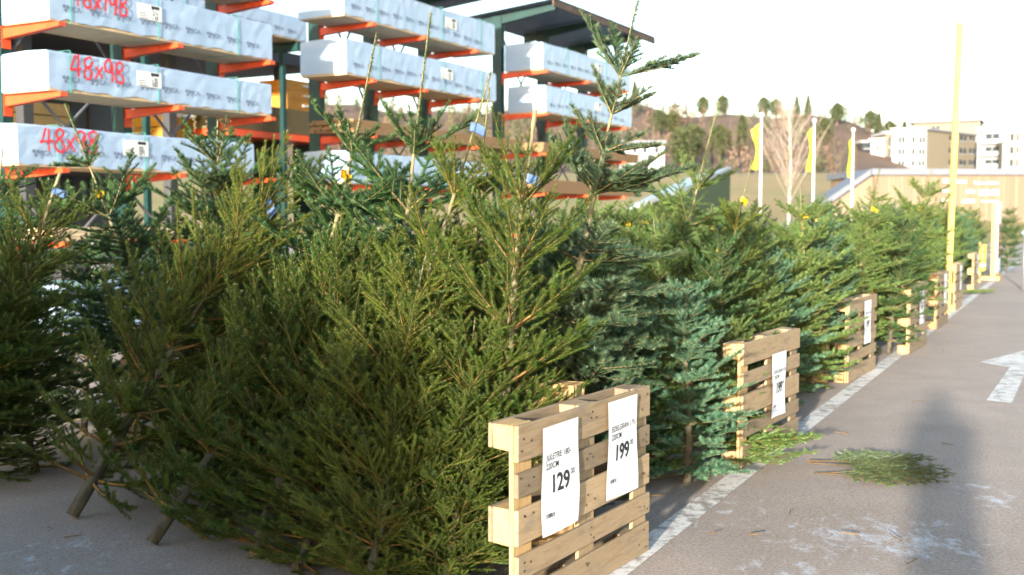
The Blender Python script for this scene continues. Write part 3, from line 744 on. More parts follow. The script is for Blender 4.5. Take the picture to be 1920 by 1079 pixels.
# ---------------------------------------------------------------- timber racks
RKD = Vector((0.485, 0.8745)).normalized(); RKN = Vector((RKD.y, -RKD.x)); RKANG = math.atan2(RKD.y, RKD.x); RK0 = Vector((-2.78, 18.2))
def RK(t, off=0.0): p = RK0 + RKD * t + RKN * off; return (p.x, p.y)      # off > 0 towards the trees
def rack(label, t0, ts, levels, depth, ztop, roof=None):
    x, y = RK(t0); o = thing('cantilever_rack', label, 'rack', (x, y, 0), RKANG, 'cantilever timber racks')
    # local x along the rack, local y away from the trees
    yb = depth + 0.12
    for t in ts:
        bm = bmesh.new()
        xx = t - t0
        add_box(bm, xx - .075, xx - .061, yb - .02, yb + .22, 0, ztop); add_box(bm, xx + .061, xx + .075, yb - .02, yb + .22, 0, ztop); add_box(bm, xx - .0605, xx + .0605, yb + .085, yb + .105, 0, ztop)
        add_box(bm, xx - .0605, xx + .0605, yb - .016, yb - .004, 0, ztop)
        add_box(bm, xx - .09, xx + .09, -0.3, yb + .25, 0.0, 0.14)
        obj('post', bm_mesh('post', bm), M_post, o)
        for z in levels:
            bm = bmesh.new()
            vs = add_box(bm, xx - .05, xx + .05, -0.08, yb - .03, z - .14, z - .012)
            for v in vs:
                if v.co.y < 0 and v.co.z < z - .1: v.co.z += .075
            vs2 = add_box(bm, xx - .062, xx + .062, yb - .028, yb - .020, z - .26, z + .02)
            obj('arm', bm_mesh('arm', bm), M_arm, o)
    for i in range(len(ts) - 1):
        for z0, z1 in ((0.4, 2.0), (2.0, 3.6), (3.6, ztop - .3)):
            x0, x1 = ts[i] - t0 + .08, ts[i + 1] - t0 - .08
            for s in (0, 1):
                za, zb_ = (z0, z1) if s else (z1, z0)
                tube('brace', [(x0, yb + .1 + .02 * s, za), (x1, yb + .1 + .02 * s, zb_)], 0.022, M_brace, o, 5)
    if roof:
        ra, rb, rz = roof; xa, xb = ra - t0, rb - t0
        for t in ts:
            xx = t - t0; bm = bmesh.new()
            vs = add_box(bm, xx - .05, xx + .05, -0.28, yb + .6, rz - .26, rz - .04)
            for v in vs:
                if v.co.y < 0 and v.co.z < rz - .2: v.co.z += .1
                v.co.z += -0.09 * (v.co.y)
            obj('roof_beam', bm_mesh('roof_beam', bm), M_post, o)
        bm = bmesh.new()          # corrugated sheet
        n = int((xb - xa) / 0.05); prev = None
        for i in range(n + 1):
            xx = xa + (xb - xa) * i / n; zz = rz + 0.018 * (i % 2)
            v = [bm.verts.new((xx, yy, zz - 0.09 * yy + dz)) for yy in (-0.42, yb + .9) for dz in (0, .004)]
            if prev:
                bm.faces.new((prev[0], prev[2], v[2], v[0])); bm.faces.new((prev[1], v[1], v[3], prev[3])); bm.faces.new((prev[0], v[0], v[1], prev[1]))
            prev = v
        rf = obj('roof', bm_mesh('roof', bm), simple('roof_sheet', (0.20, 0.23, 0.26), 0.5, 0.2), o)
        bm = bmesh.new(); add_box(bm, xa, xb, -0.40, -0.36, rz - .12, rz + .027)
        obj('fascia', bm_mesh('fascia', bm), simple('weathered_fascia', (0.085, 0.06, 0.045), .8, var=.35, scale=5), rf)
    return o
rack('left rack of blue wrapped timber with red sprayed sizes', -5.75, (-5.6, -3.7, -1.85), (1.32, 2.22, 3.14, 3.98, 4.88), 0.87, 6.2)
rack('middle timber rack behind the two tall firs', 0.0, (0.75, 2.35, 4.2), (1.30, 2.18, 3.05, 3.99, 4.95), 0.98, 6.15, roof=(-0.4, 5.5, 6.25))
rack('right timber rack with a wide roof behind the tallest fir', 7.17, (7.25, 9.45, 11.75), (1.30, 2.18, 3.08, 3.97, 4.91), 0.98, 6.2, roof=(6.9, 12.87, 6.35))

# stroke letters sprayed by hand
STROKES = {'4': [[(.62, 0), (.60, 1.0)], [(.42, 1.0), (.02, .42), (.0, .36), (.95, .42)]],
           '8': [[(.8, .86), (.5, 1.0), (.15, .82), (.3, .58), (.75, .36), (.78, .1), (.4, -.02), (.08, .16), (.25, .45), (.7, .65), (.8, .86)]],
           'x': [[(.05, .62), (.7, .05)], [(.72, .66), (.0, .0)]],
           '9': [[(.78, .82), (.45, 1.0), (.1, .78), (.2, .5), (.55, .48), (.78, .78), (.8, .4), (.7, -.05)]],
           '1': [[(.45, 1.05), (.4, -.02)]]}
def sprayed(text, h, seed):
    rg = random.Random(seed); bm = bmesh.new(); x = 0
    for ch in text:
        for st in STROKES[ch]:
            pts = [Vector((x + p[0] * h * .62 + rg.uniform(-.01, .01), p[1] * h + rg.uniform(-.012, .012))) for p in st]
            fine = []
            for i in range(len(pts) - 1):
                p0 = pts[max(0, i - 1)]; p1 = pts[i]; p2 = pts[i + 1]; p3 = pts[min(len(pts) - 1, i + 2)]
                for k in range(6):
                    t = k / 6; fine.append(0.5 * ((2 * p1) + (p2 - p0) * t + (2 * p0 - 5 * p1 + 4 * p2 - p3) * t * t + (3 * p1 - p0 - 3 * p2 + p3) * t ** 3))
            fine.append(pts[-1]); prev = None
            for i, p in enumerate(fine):
                d = (fine[min(i + 1, len(fine) - 1)] - fine[max(i - 1, 0)]); d = d.normalized() if d.length > 1e-6 else Vector((1, 0))
                w = 0.014 * rg.uniform(0.8, 1.25); nrm = Vector((-d.y, d.x)) * w
                yj = -0.0004 * (i % 2) 
                v = (bm.verts.new((p.x + nrm.x, yj, p.y + nrm.y)), bm.verts.new((p.x - nrm.x, yj, p.y - nrm.y)))
                if prev: bm.faces.new((prev[0], prev[1], v[1], v[0]))
                prev = v
        x += h * (.50 if ch == 'x' else (.4 if ch == '1' else .66))
    return bm_mesh('sprayed_size', bm)
_logo = {}
def logo_strip(L, h):
    key = (round(L, 2), round(h, 2))
    if key in _logo: return _logo[key]
    items = []; txt = text_mesh('SCA', 0.088, 0.006)
    bm = bmesh.new()
    for k in range(3):
        bmesh.ops.create_circle(bm, cap_ends=True, segments=8, radius=0.024, matrix=Matrix.Translation((0.03 * math.cos(2.09 * k + .5), -.001 * k, 0.03 * math.sin(2.09 * k + .5))) @ Matrix.Rotation(math.pi / 2, 4, 'X'))
    ring = bm_mesh('emblem', bm)
    x = 0.3; 
    while x < L - 0.3:
        zz = h * 0.24 + 0.05 * math.sin(x * .8)
        items.append((txt, T((x, 0, zz)))); items.append((ring, T((x - 0.062, 0, zz + 0.03)))); x += 0.40
    me = join_meshes('printed_logos', items); me.materials.append(M_logo); _logo[key] = me
    return me
def package(label, t0, L, w, h, z, size=None, lab=None, seed=1, skew=0.0, logos=True, front=0.0, straps=(.3, 1.7, 3.2), group='wrapped timber packages on the racks'):
    """a timber bundle in printed plastic, straps round it, pale boards showing underneath"""
    x, y = RK(t0, front); o = thing('timber_package', label, 'timber package', (x, y, z), RKANG + skew, group)
    rg = random.Random(seed); bm = bmesh.new()
    # wrap: rounded box, gently wrinkled, open at the bottom
    nx = max(8, int(L / .12)); prof = []
    c = 0.03
    for (yy, zz) in ((0, 0.035), (0, h * .35), (0, h * .7), (0.004, h - c), (c, h - .004), (w * .5, h + .012), (w - c, h - .004), (w - .004, h - c), (w, h * .5), (w, 0.035)): prof.append((yy, zz))
    rings = []
    for i in range(nx + 1):
        xx = L * i / nx; r = []
        sag = 0.008 * math.sin(xx * 2.1 + seed) 
        for k, (yy, zz) in enumerate(prof):
            j = 0.0035
            r.append(bm.verts.new((xx + (rg.uniform(-.02, .02) if 0 < i < nx else 0), yy + rg.uniform(-j, j), zz + rg.uniform(-j, j) + (sag if 2 < k < 7 else 0) + (rg.uniform(-.03, .012) if k in (0, 9) else 0))))
        rings.append(r)
    for i in range(nx):
        for k in range(len(prof) - 1):
            bm.faces.new((rings[i][k], rings[i + 1][k], rings[i + 1][k + 1], rings[i][k + 1]))
    bm.faces.new(list(rings[0])); bm.faces.new(list(reversed(rings[-1])))
    bmesh.ops.recalc_face_normals(bm, faces=list(bm.faces))
    wr = obj('wrap', bm_mesh('wrap', bm), M_wrap, o)
    # timber showing below the wrap
    bm = bmesh.new(); nb = 5; bw = (w - .02) / nb
    for k in range(nb): add_box(bm, 0.015, L - 0.015, 0.012 + k * bw, 0.012 + (k + 1) * bw - .006, 0.0, h * 0.6 - .001 * k)
    obj('timber', bm_mesh('timber', bm), M_pale, o)
    for s in straps:
        if s > L: continue
        bm = bmesh.new()
        for (x0, x1, y0, y1, z0, z1) in ((s, s + .018, -.0105, -.0075, -.002, h + .019), (s, s + .018, w + .0075, w + .0105, -.002, h + .019), (s, s + .018, -.0074, w + .0074, h + .018, h + .021), (s, s + .018, -.0074, w + .0074, -.005, -.002)):
            add_box(bm, x0, x1, y0, y1, z0, z1)
        obj('strap', bm_mesh('strap', bm), M_strap, wr)
    if logos: tag(obj('printed_logos', logo_strip(L, h), None, wr, (0, -0.0095, 0)), kind='stuff')
    if size:
        obj('sprayed_size', sprayed(size, 0.27 if '1' not in size else .25, seed), M_spray, wr, (0.32, -0.0125, h * .40))
    if lab:
        lo = obj('label_sheet', box_mesh(0.42, 0.001, 0.20, 0, True), M_white, wr, (lab, -0.0115, h * .60))
        bm = bmesh.new(); add_box(bm, .03, .17, -.0015, -.001, .05, .09)
        for k in range(26):
            xx = .05 + .02 * (k % 5); zz = -.085 + .024 * (k // 5); 
            if rg.random() < .7: add_box(bm, xx, xx + .016, -.0015, -.001, zz, zz + .016)
        for k in range(3): add_box(bm, -.17, -.06 + .02 * k, -.0015, -.001, -.03 - .03 * k, -.022 - .03 * k)
        tag(obj('label_print', bm_mesh('label_print', bm), M_ink, lo), kind='stuff')
    return o
tl = -5.75
package('blue wrapped timber package sprayed 48x198, upper left', tl + .03, 3.95, .87, .56, 3.98, '48x198', 1.55, 3)
package('blue wrapped timber package sprayed 48x98, middle one at left', tl, 3.95, .87, .49, 3.14, '48x98', 1.55, 5)
package('blue wrapped timber package sprayed 48x98, lowest one at left', tl - .45, 4.0, .87, .49, 2.22, '48x98', 1.75, 7, straps=(.55, 1.9, 3.2))
package('timber package at the very top edge above the 48x198 package', tl + .03, 3.95, .87, .5, 4.88, None, None, 9)
package('blue wrapped timber package at the top of the middle rack under its roof', 0.0, 5.0, .98, .62, 4.95, None, 3.3, 11, straps=(.9, 3.0, 4.4))
package('blue wrapped timber package in the middle rack behind the tall fir leaders', 0.05, 5.0, .98, .60, 3.99, None, 3.1, 13, straps=(.9, 3.0, 4.4))
package('blue wrapped timber package low in the middle rack behind the tree tops', 0.1, 4.6, .98, .55, 2.18, None, None, 15, straps=(.9, 3.0))
package('blue wrapped timber package on top of the right rack', 7.17, 5.0, .98, .62, 4.91, None, 2.9, 17, logos=True, straps=(1.2, 3.4))
package('blue wrapped timber package on the lower level of the right rack', 7.3, 4.95, .98, .62, 3.97, None, 2.8, 19, logos=True, straps=(1.2, 3.4))
package('blue wrapped package end set back between the left and middle racks', -0.6, 4.0, .9, .5, 5.25, None, None, 23, front=-3.6, straps=(.6,))
x, y = RK(-0.9, -3.6); o = thing('timber_trestle', 'dark trestle carrying the set back package between the racks', 'trestle', (x, y, 0), RKANG)
for xx in (0.3, 2.2, 4.0):
    bm = bmesh.new(); add_box(bm, xx, xx + .1, .4, .5, 0, 5.05); add_box(bm, xx, xx + .1, .0, .9, 5.05, 5.24); obj('leg', bm_mesh('leg', bm), M_post, o)
def planks(label, t0, L, w, z, nl, nw, m, th=.05, front=0.0, seed=0):
    x, y = RK(t0, front); o = thing('plank_stack', label, 'plank stack', (x, y, z), RKANG, 'loose planks on the racks')
    rg = random.Random(seed); bm = bmesh.new()
    for j in range(nl):
        for k in range(nw):
            e0 = rg.uniform(-.12, .05); e1 = rg.uniform(-.1, .1); bw = w / nw
            add_box(bm, e0, L + e1, k * bw + .004, (k + 1) * bw - .004, j * th + .002, (j + 1) * th - .004)
    tag(obj('planks', bm_mesh('planks', bm), m, o), kind='stuff')
    return o
planks('pale planks on the low level of the left rack', tl, 4.4, .8, 1.32, 3, 6, M_pale, .055, seed=1)
planks('brown planks on the third level of the middle rack', 0.2, 6.0, .9, 3.05, 5, 7, M_brown, .045, seed=2)
planks('brown planks on the third level of the right rack', 7.2, 5.6, .9, 3.08, 5, 7, M_brown, .045, seed=3)
planks('brown planks on the second level of the right rack', 7.0, 5.6, .9, 2.18, 6, 7, M_brown, .05, seed=4)
planks('pale planks on the low level of the middle rack', 0.0, 5.0, .9, 1.30, 4, 7, M_pale, .05, seed=5)
planks('pale planks on the low level of the right rack', 7.1, 5.0, .9, 1.30, 4, 7, M_pale, .05, seed=6)
planks('greenish weathered planks stacked between the left and middle racks', 2.2, 3.4, 1.0, 3.45, 9, 7, wood('mossy_timber', (0.10, 0.085, 0.035), (0.16, 0.13, 0.06)), .06, front=-4.6, seed=7)
x, y = RK(2.1, -4.6); o = thing('timber_trestle', 'red shelf frame under the greenish planks', 'trestle', (x, y, 0), RKANG)
for xx in (0.3, 1.7, 3.1):
    bm = bmesh.new(); add_box(bm, xx, xx + .14, .05, .95, 0, 3.29); obj('leg', bm_mesh('leg', bm), M_post, o)
bm = bmesh.new(); add_box(bm, 0, 3.6, .0, 1.0, 3.3, 3.44); obj('beam', bm_mesh('beam', bm), M_arm, o)
for k, tt in enumerate((-5.6, -3.6)):
    package('white wrapped package on the ground under the left rack, %s end' % ('near' if k == 0 else 'far'), tt, 1.8, .9, .62, 0.15, None, None, 31 + k, logos=False, straps=(.4, 1.2), group='packages under the racks')

# warehouse behind the racks: dark open front, grey wall, flat roof
x, y = RK(-6.3, -5.2)
o = thing('warehouse', 'dark open fronted timber warehouse behind the left rack', 'warehouse', (x, y, 0), RKANG)
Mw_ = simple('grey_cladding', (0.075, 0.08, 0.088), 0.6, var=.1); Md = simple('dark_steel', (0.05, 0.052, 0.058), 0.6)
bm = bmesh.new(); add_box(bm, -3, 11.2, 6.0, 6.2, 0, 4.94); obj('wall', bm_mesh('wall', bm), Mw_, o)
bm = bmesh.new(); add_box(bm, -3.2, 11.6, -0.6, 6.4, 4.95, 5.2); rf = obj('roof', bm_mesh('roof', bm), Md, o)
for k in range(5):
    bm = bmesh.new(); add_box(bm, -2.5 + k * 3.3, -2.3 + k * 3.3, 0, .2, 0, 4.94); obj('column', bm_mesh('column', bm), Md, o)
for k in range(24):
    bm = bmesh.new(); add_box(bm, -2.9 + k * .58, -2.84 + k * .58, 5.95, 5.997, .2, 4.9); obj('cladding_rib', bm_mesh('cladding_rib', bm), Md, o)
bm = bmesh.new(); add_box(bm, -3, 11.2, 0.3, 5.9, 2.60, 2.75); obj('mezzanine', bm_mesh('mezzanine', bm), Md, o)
for k, (a, c, zz, col) in enumerate(((1.2, 2.4, 2.75, (0.62, 0.36, 0.08)), (4.0, 1.6, 2.75, (0.55, 0.38, 0.16)), (7.9, 1.2, 2.75, (0.60, 0.33, 0.05)), (9.6, 1.1, 2.75, (0.66, 0.36, 0.05)))):
    bx, by = RK(-6.3 + a, -5.9); q = thing('timber_crate', ['yellow timber crate at the left of the warehouse loft', 'tan timber crate in the middle of the warehouse loft', 'orange crate in the warehouse loft behind the left rack', 'rightmost orange crate in the warehouse loft'][k], 'crate', (bx, by, zz), RKANG, 'crates in the warehouse')
    mm = simple('crate_%d' % k, col, .6)
    for j in range(4):
        bm = bmesh.new(); add_box(bm, 0, c, 0, .9, .02 + j * .24, .24 + j * .24); obj('board', bm_mesh('board', bm), mm, q)
for k in range(5):
    bx, by = RK(-6.0 + k * 1.9, -5.8); q = thing('wrapped_stack', 'grey wrapped goods stack on the warehouse floor, number %s from the left' % ('one two three four five'.split()[k]), 'goods stack', (bx, by, 0), RKANG, 'stacks in the warehouse')
    mm = simple('stack_%d' % (k % 3), ((0.45, 0.46, 0.48), (0.34, 0.36, 0.40), (0.50, 0.47, 0.46))[k % 3], .6, var=.2, scale=12)
    for j in range(6):
        bm = bmesh.new(); add_box(bm, .02 * (j % 2), 1.15, 0, .8, .14 + j * .2, .325 + j * .2); obj('layer', bm_mesh('layer', bm), mm, q)
    bm = bmesh.new(); add_box(bm, 0, 1.2, 0, .8, 0, .138); obj('pallet_base', bm_mesh('pallet_base', bm), M_pal, q)

bx, by = RK(4.1, -4.75); q = thing('timber_crate', 'orange crate with pale handles on top of the greenish planks', 'crate', (bx, by, 4.0), RKANG, 'crates in the warehouse')
mm = simple('orange_crate', (0.62, 0.27, 0.03), .6)
for j in range(3):
    bm = bmesh.new(); add_box(bm, 0, 1.3, 0, .8, .002 + j * .22, .215 + j * .22); dr = obj('drawer', bm_mesh('drawer', bm), mm, q)
    bm = bmesh.new(); add_box(bm, .5, .8, -.05, -.003, .09 + j * .22, .13 + j * .22); obj('handle', bm_mesh('handle', bm), M_white, dr)

# ---------------------------------------------------------------- things along the lane
p0 = at(1782, 440, 18.0); p1 = at(1800, 43, 18.0); b0 = p0 + (p0 - p1) * ((p0.z) / (p1.z - p0.z))
o = thing('timber_pole', 'tall yellow wooden pole rising out of the far trees', 'pole', (b0.x, b0.y, 0))
d = p1 - b0
bm = bmesh.new()
Mq = Vector((0, 0, 1)).rotation_difference(d.normalized()).to_matrix().to_4x4()
add_box(bm, -.045, .045, -.035, .035, 0.002, d.length, Mq); bmesh.ops.bevel(bm, geom=list(bm.edges), offset=.006, segments=1, affect='EDGES')
obj('shaft', bm_mesh('shaft', bm), simple('yellow_pole', (0.46, 0.35, 0.10), .6, var=.15, scale=3), o)
bm = bmesh.new(); 
for k in range(8): add_box(bm, -.0465, -.02 + .01 * (k % 3), -.0365, -.033, .6 + k * .55, .63 + k * .55, Mq)
tag(obj('knots', bm_mesh('knots', bm), M_brown, o), kind='stuff')

# tall poster board at the end of the row
gx = Vector((12.45, 27.9))
o = thing('poster_board', 'tall white and black poster board at the far end of the row', 'poster board', (gx.x, gx.y, 0.005), ROWANG)
bm = bmesh.new(); add_box(bm, 0, .09, 0, .12, .1, 2.0); obj('frame_post', bm_mesh('frame_post', bm), M_palnew, o)
bm = bmesh.new(); add_box(bm, 1.15, 1.24, 0, .12, .1, 2.0); obj('frame_post', bm_mesh('frame_post', bm), M_palnew, o)
bm = bmesh.new(); add_box(bm, -.1, 1.34, -.1, .4, 0, .098); obj('foot', bm_mesh('foot', bm), M_palnew, o)
bm = bmesh.new(); add_box(bm, -.01, 1.25, -.03, -.004, .2, 2.02); pb = obj('panel', bm_mesh('panel', bm), M_white, o)
bm = bmesh.new(); add_box(bm, .08, 1.16, -.034, -.0315, .55, 1.45); obj('poster', bm_mesh('poster', bm), M_ink, pb)
bm = bmesh.new(); rg = random.Random(8)
for k in range(22):
    xx = rg.uniform(.12, 1.0); zz = rg.uniform(.6, 1.4); add_box(bm, xx, xx + .1, -.038, -.0355, zz, zz + .05)
tag(obj('poster_print', bm_mesh('poster_print', bm), simple('orange_print', (0.85, 0.26, 0.03), .5), pb), kind='stuff')
x, y = R(24.9, -.55)
o = thing('yellow_jacket', 'small yellow hi-vis vest hung on the far bin beside the poster board', 'vest', (11.75, 26.9, 0), ROWANG)
bm = bmesh.new()
for (x0, x1, z0, z1) in ((-.22, .22, .3, .78), (-.2, -.08, .783, .95), (.08, .2, .783, .95)): add_box(bm, x0, x1, 0, .1, z0, z1)
bmesh.ops.bevel(bm, geom=list(bm.edges), offset=.02, segments=1, affect='EDGES'); obj('cloth', bm_mesh('cloth', bm), M_yellow, o)
bm = bmesh.new(); add_box(bm, -.225, .225, -.004, .104, .42, .47); obj('reflective_band', bm_mesh('reflective_band', bm), M_white, o)
bm = bmesh.new(); add_box(bm, -.03, .03, .102, .16, 0, 1.0); obj('hanger_post', bm_mesh('hanger_post', bm), M_palnew, o)
# sign post at the right edge
g2 = ground(1919, 545)
o = thing('sign_post', 'slim grey post with a pale blue oval plate at the right edge', 'sign post', (g2.x, g2.y, 0))
tube('pole', [(0, 0, 0), (0, 0, 1.3)], .03, M_brace, o, 8)
bm = bmesh.new(); bmesh.ops.create_uvsphere(bm, u_segments=16, v_segments=8, radius=.10)
for v in bm.verts: v.co.y *= .15; v.co.z = v.co.z * .6 + 1.28; v.co.y -= .05
obj('plate', bm_mesh('plate', bm, True), simple('pale_blue', (0.16, 0.30, 0.42), .4), o)

# flags
for k, (px, pt, D, flag_t, flag_b, wd) in enumerate(((1428, 218, 56, 232, 318, .46), (1527, 228, 60, 238, 322, .34), (1600, 245, 65, 255, 333, .26))):
    top = at(px, pt, D); base_z = hill_z(top.x, D)
    o = thing('flagpole', ['white flagpole with the widest yellow banner, left of the three', 'white flagpole with yellow banner, middle one right of the birch', 'white flagpole with narrow furled yellow banner, right of the three'][k], 'flag', (top.x, D, base_z), 0, 'yellow flags on white poles')
    h = top.z - base_z
    tube('pole', [(0, 0, 0), (0, 0, h * .6), (0, 0, h)], [.065, .055, .04], M_white, o, 8)
    z1 = at(px, flag_t, D).z - base_z; z0 = at(px, flag_b, D).z - base_z
    V = []; Fq = []; nu, nv = 7, 14
    for j in range(nv):
        v = j / (nv - 1)
        for i in range(nu):
            u = i / (nu - 1)
            wv = wd * (0.62 + .38 * math.cos(v * 6.0 + k * .9))
            V.append((-.09 - u * wv, .16 * math.sin(u * 5 + v * 6 + k), z1 - v * (z1 - z0) - (u * .35 * (1 - v))))
    for j in range(nv - 1):
        for i in range(nu - 1): a_ = j * nu + i; Fq.append((a_, a_ + 1, a_ + nu + 1, a_ + nu))
    obj('banner', np_mesh('banner', V, Fq, True), simple('flag_yellow', (0.62, 0.60, 0.04), .6, var=.06), o)
    bm = bmesh.new(); bmesh.ops.create_uvsphere(bm, u_segments=8, v_segments=6, radius=.12, matrix=Matrix.Translation((0, 0, h + .05))); obj('finial', bm_mesh('finial', bm, True), M_white, o)

# ---------------------------------------------------------------- houses and walls far behind
M_apt = simple('white_render', (0.40, 0.405, 0.42), .7, var=.03); M_tan = simple('tan_cladding', (0.20, 0.175, 0.125), .7, var=.1); M_cream = simple('cream_render', (0.36, 0.315, 0.225), .7, var=.04)
def glass_mat():
    t = NT('window_glass'); t.color((0.035, 0.045, 0.055)); t.set(Roughness=.55); t.b.inputs['Specular IOR Level'].default_value = .15; return t.m
M_glass = glass_mat(); M_dkroof = simple('slate_roof', (0.16, 0.17, 0.20), .6)
def facade(name, label, px0, px1, pt, pb, D, depth, m, wins=(), cat='apartment building', roofm=None, roof_over=.5, D1=None):
    """a block whose front wall runs from px0 at distance D to px1 at distance D1; windows given as pixel boxes"""
    D1 = D if D1 is None else D1
    A = at(px0, pb, D); B = at(px1, pt, D1); z1 = at(px0, pt, D).z
    dx, dy = B.x - A.x, D1 - D; w = math.hypot(dx, dy); base = min(hill_z(A.x, D), hill_z(B.x, D1), A.z) - 1.0
    o = thing(name, label, cat, (A.x, D, base), math.atan2(dy, dx), 'apartment blocks on the far slope')
    def loc(px, py):
        k = (px - 960) / FPX; t_ = (k * D - A.x) / (dx - k * dy) if abs(dx - k * dy) > 1e-9 else 0
        Dd = D + t_ * dy; return t_ * w, at(px, py, Dd).z - base
    bm = bmesh.new(); add_box(bm, 0, w, 0, depth, 0, z1 - base); obj('wall', bm_mesh('wall', bm), m, o)
    bm = bmesh.new(); add_box(bm, -roof_over, w + roof_over * .3, -roof_over, depth + .4, z1 - base + .003, z1 - base + .45); obj('roof', bm_mesh('roof', bm), roofm or M_apt, o)
    for (x0, x1, y0, y1) in wins:
        ax, az = loc(x0, y1); bx, bz = loc(x1, y0)
        bm = bmesh.new(); add_box(bm, ax, bx, -.06, -.004, az, bz); wi = obj('window', bm_mesh('window', bm), M_glass, o)
        bm = bmesh.new(); add_box(bm, ax - .12, bx + .12, -.16, -.062, az - .14, az - .003); obj('sill', bm_mesh('sill', bm), M_apt, wi)
        if x1 - x0 > 7:
            mxx = (ax + bx) / 2; bm = bmesh.new(); add_box(bm, mxx - .06, mxx + .06, -.09, -.062, az, bz); obj('mullion', bm_mesh('mullion', bm), M_apt, wi)
    return o
rows3 = ((256, 269), (279, 291), (301, 312))
facade('apartment_building', 'small white apartment wing at the left end of the blocks', 1632, 1660, 264, 316, 236, 12, M_apt, [(1638, 1648, 274, 284), (1638, 1648, 294, 304)], D1=234.9)
bal = facade('apartment_building', 'open balcony tower of the small white wing', 1616, 1632.5, 268, 316, 238, 6, M_glass, [])
A = at(1616, 316, 238)
for zz in (272, 288, 304):
    p = at(1616, zz, 236.5); bm = bmesh.new(); add_box(bm, 0, 1.95, -1.2, -.05, p.z - bal.location.z - .9, p.z - bal.location.z - .75); obj('balcony', bm_mesh('balcony', bm), M_apt, bal)
facade('apartment_building', 'white apartment block with three rows of windows', 1672, 1737, 245, 330, 230, 10, M_apt,
       [(a_, b_, y0, y1) for (y0, y1) in rows3 for (a_, b_) in ((1680, 1692), (1697, 1700), (1705, 1711), (1718, 1730))], D1=227.3)
facade('apartment_building', 'grey glazed stair link between the white blocks', 1660, 1672.3, 252, 318, 237, 8, M_tan, [(1662, 1670, 258, 275), (1662, 1670, 280, 296)])
facade('apartment_building', 'tan clad apartment block in the middle with dark window bands', 1738, 1829, 245, 330, 231, 10, M_tan,
       [(a_, b_, y0, y1) for (y0, y1) in ((256, 264), (279, 288), (301, 310)) for (a_, b_) in ((1774, 1784), (1794, 1806), (1812, 1822))], roofm=M_dkroof, D1=247)
facade('apartment_building', 'dark curved penthouse on top of the apartment blocks', 1712, 1838, 232, 262, 275, 10, M_tan, [(1722, 1732, 236, 243), (1742, 1756, 236, 243)], roofm=M_dkroof, roof_over=1.2, D1=268)
b2 = facade('apartment_building', 'balcony section with dark recesses between tan and cream blocks', 1831, 1878, 243, 330, 252, 12, M_apt, [(1842, 1868, y0, y1) for (y0, y1) in ((250, 268), (275, 292), (299, 318))], D1=249)
for zz in (270, 293, 316):
    p = at(1836, zz, 250.4); bm = bmesh.new(); add_box(bm, .9, 5.0, -1.5, -.17, p.z - b2.location.z - .2, p.z - b2.location.z); obj('balcony', bm_mesh('balcony', bm), M_dkroof, b2)
    bm = bmesh.new(); add_box(bm, .9, 5.0, -1.5, -1.45, p.z - b2.location.z + .003, p.z - b2.location.z + .95); obj('railing', bm_mesh('railing', bm), simple('rail_glass', (0.30, 0.36, 0.36), .3), b2)
facade('apartment_building', 'cream apartment block at the right edge of the blocks', 1878.4, 1990, 240, 335, 231, 14, M_cream,
       [(a_, b_, y0, y1) for (y0, y1) in ((251, 265), (275, 289), (299, 313)) for (a_, b_) in ((1888, 1895), (1900, 1904), (1916, 1926), (1940, 1950))], D1=225)
hz = facade('white_house', 'white house among the trees at the foot of the hill', 1172, 1246, 270, 312, 150, 8, M_apt, [(1186, 1192, 277, 287), (1204, 1211, 277, 287), (1226, 1233, 277, 287)], cat='house', roofm=M_dkroof)
del hz['group']

# brown boarded store with pale lettering and a sloping wing wall
D = 88.0
A = at(1640, 317, D); Bt = at(2150, 335, D); C0 = at(1545, 384, D)
o = thing('boarded_store', 'long tan boarded store with white lettering and a grey roof edge', 'store', (A.x, D, 0))
M_board = wood('store_boards', (0.185, 0.140, 0.098), (0.235, 0.180, 0.130), dirt_amt=.1)
gb = -1.0
nb_ = 64; W = Bt.x - A.x
bm = bmesh.new(); add_box(bm, 0, W, .06, 12, gb, A.z - .5); obj('wall', bm_mesh('wall', bm), simple('store_backing', (0.20, 0.14, 0.09), .8), o)
bw = W / nb_
bme = box_mesh(A.z - .6 - gb, bw - .035, .05, 0, False)
for k in range(nb_):
    c = obj('board', bme, M_board, o, (k * bw + .017, 0.002, gb)); c.rotation_euler = (0, -math.pi / 2, 0); c.location.x += .0; c.rotation_euler = (math.pi / 2, -math.pi / 2, 0)
    c.location = (k * bw + .02 + bw - .035, 0.004 + (k % 3) * .008, gb)
    c.rotation_euler = Matrix(((0, -1, 0), (0, 0, 1), (-1, 0, 0))).transposed().to_euler() if False else Matrix(((0, -1, 0), (0, 0, -1), (1, 0, 0))).to_euler()
    c.location.y += .05
bm = bmesh.new(); add_box(bm, -.3, W, -.3, 12.3, A.z - .498, A.z); obj('roof_edge', bm_mesh('roof_edge', bm), simple('roof_edge_grey', (0.13, 0.145, 0.18), .6), o)
bm = bmesh.new(); rg = random.Random(3)
for (x0, x1, y0, y1) in ((1768, 1780, 335, 343), (1793, 1812, 338, 343), (1827, 1872, 341, 345), (1765, 1783, 354, 360), (1812, 1828, 356, 362), (1836, 1872, 356, 366), (1765, 1786, 372, 378), (1804, 1828, 374, 380), (1840, 1870, 376, 379)):
    xx = x0
    while xx < x1 - 1.2:
        ww = rg.uniform(1.5, 3.2); a_ = at(xx, y1, D - .06); b_ = at(min(x1, xx + ww), y0 + rg.uniform(0, 2), D - .06)
        add_box(bm, a_.x - A.x, b_.x - A.x, -.09, -.035, a_.z, b_.z); xx += ww + .7
obj('lettering', bm_mesh('lettering', bm), M_white, o)
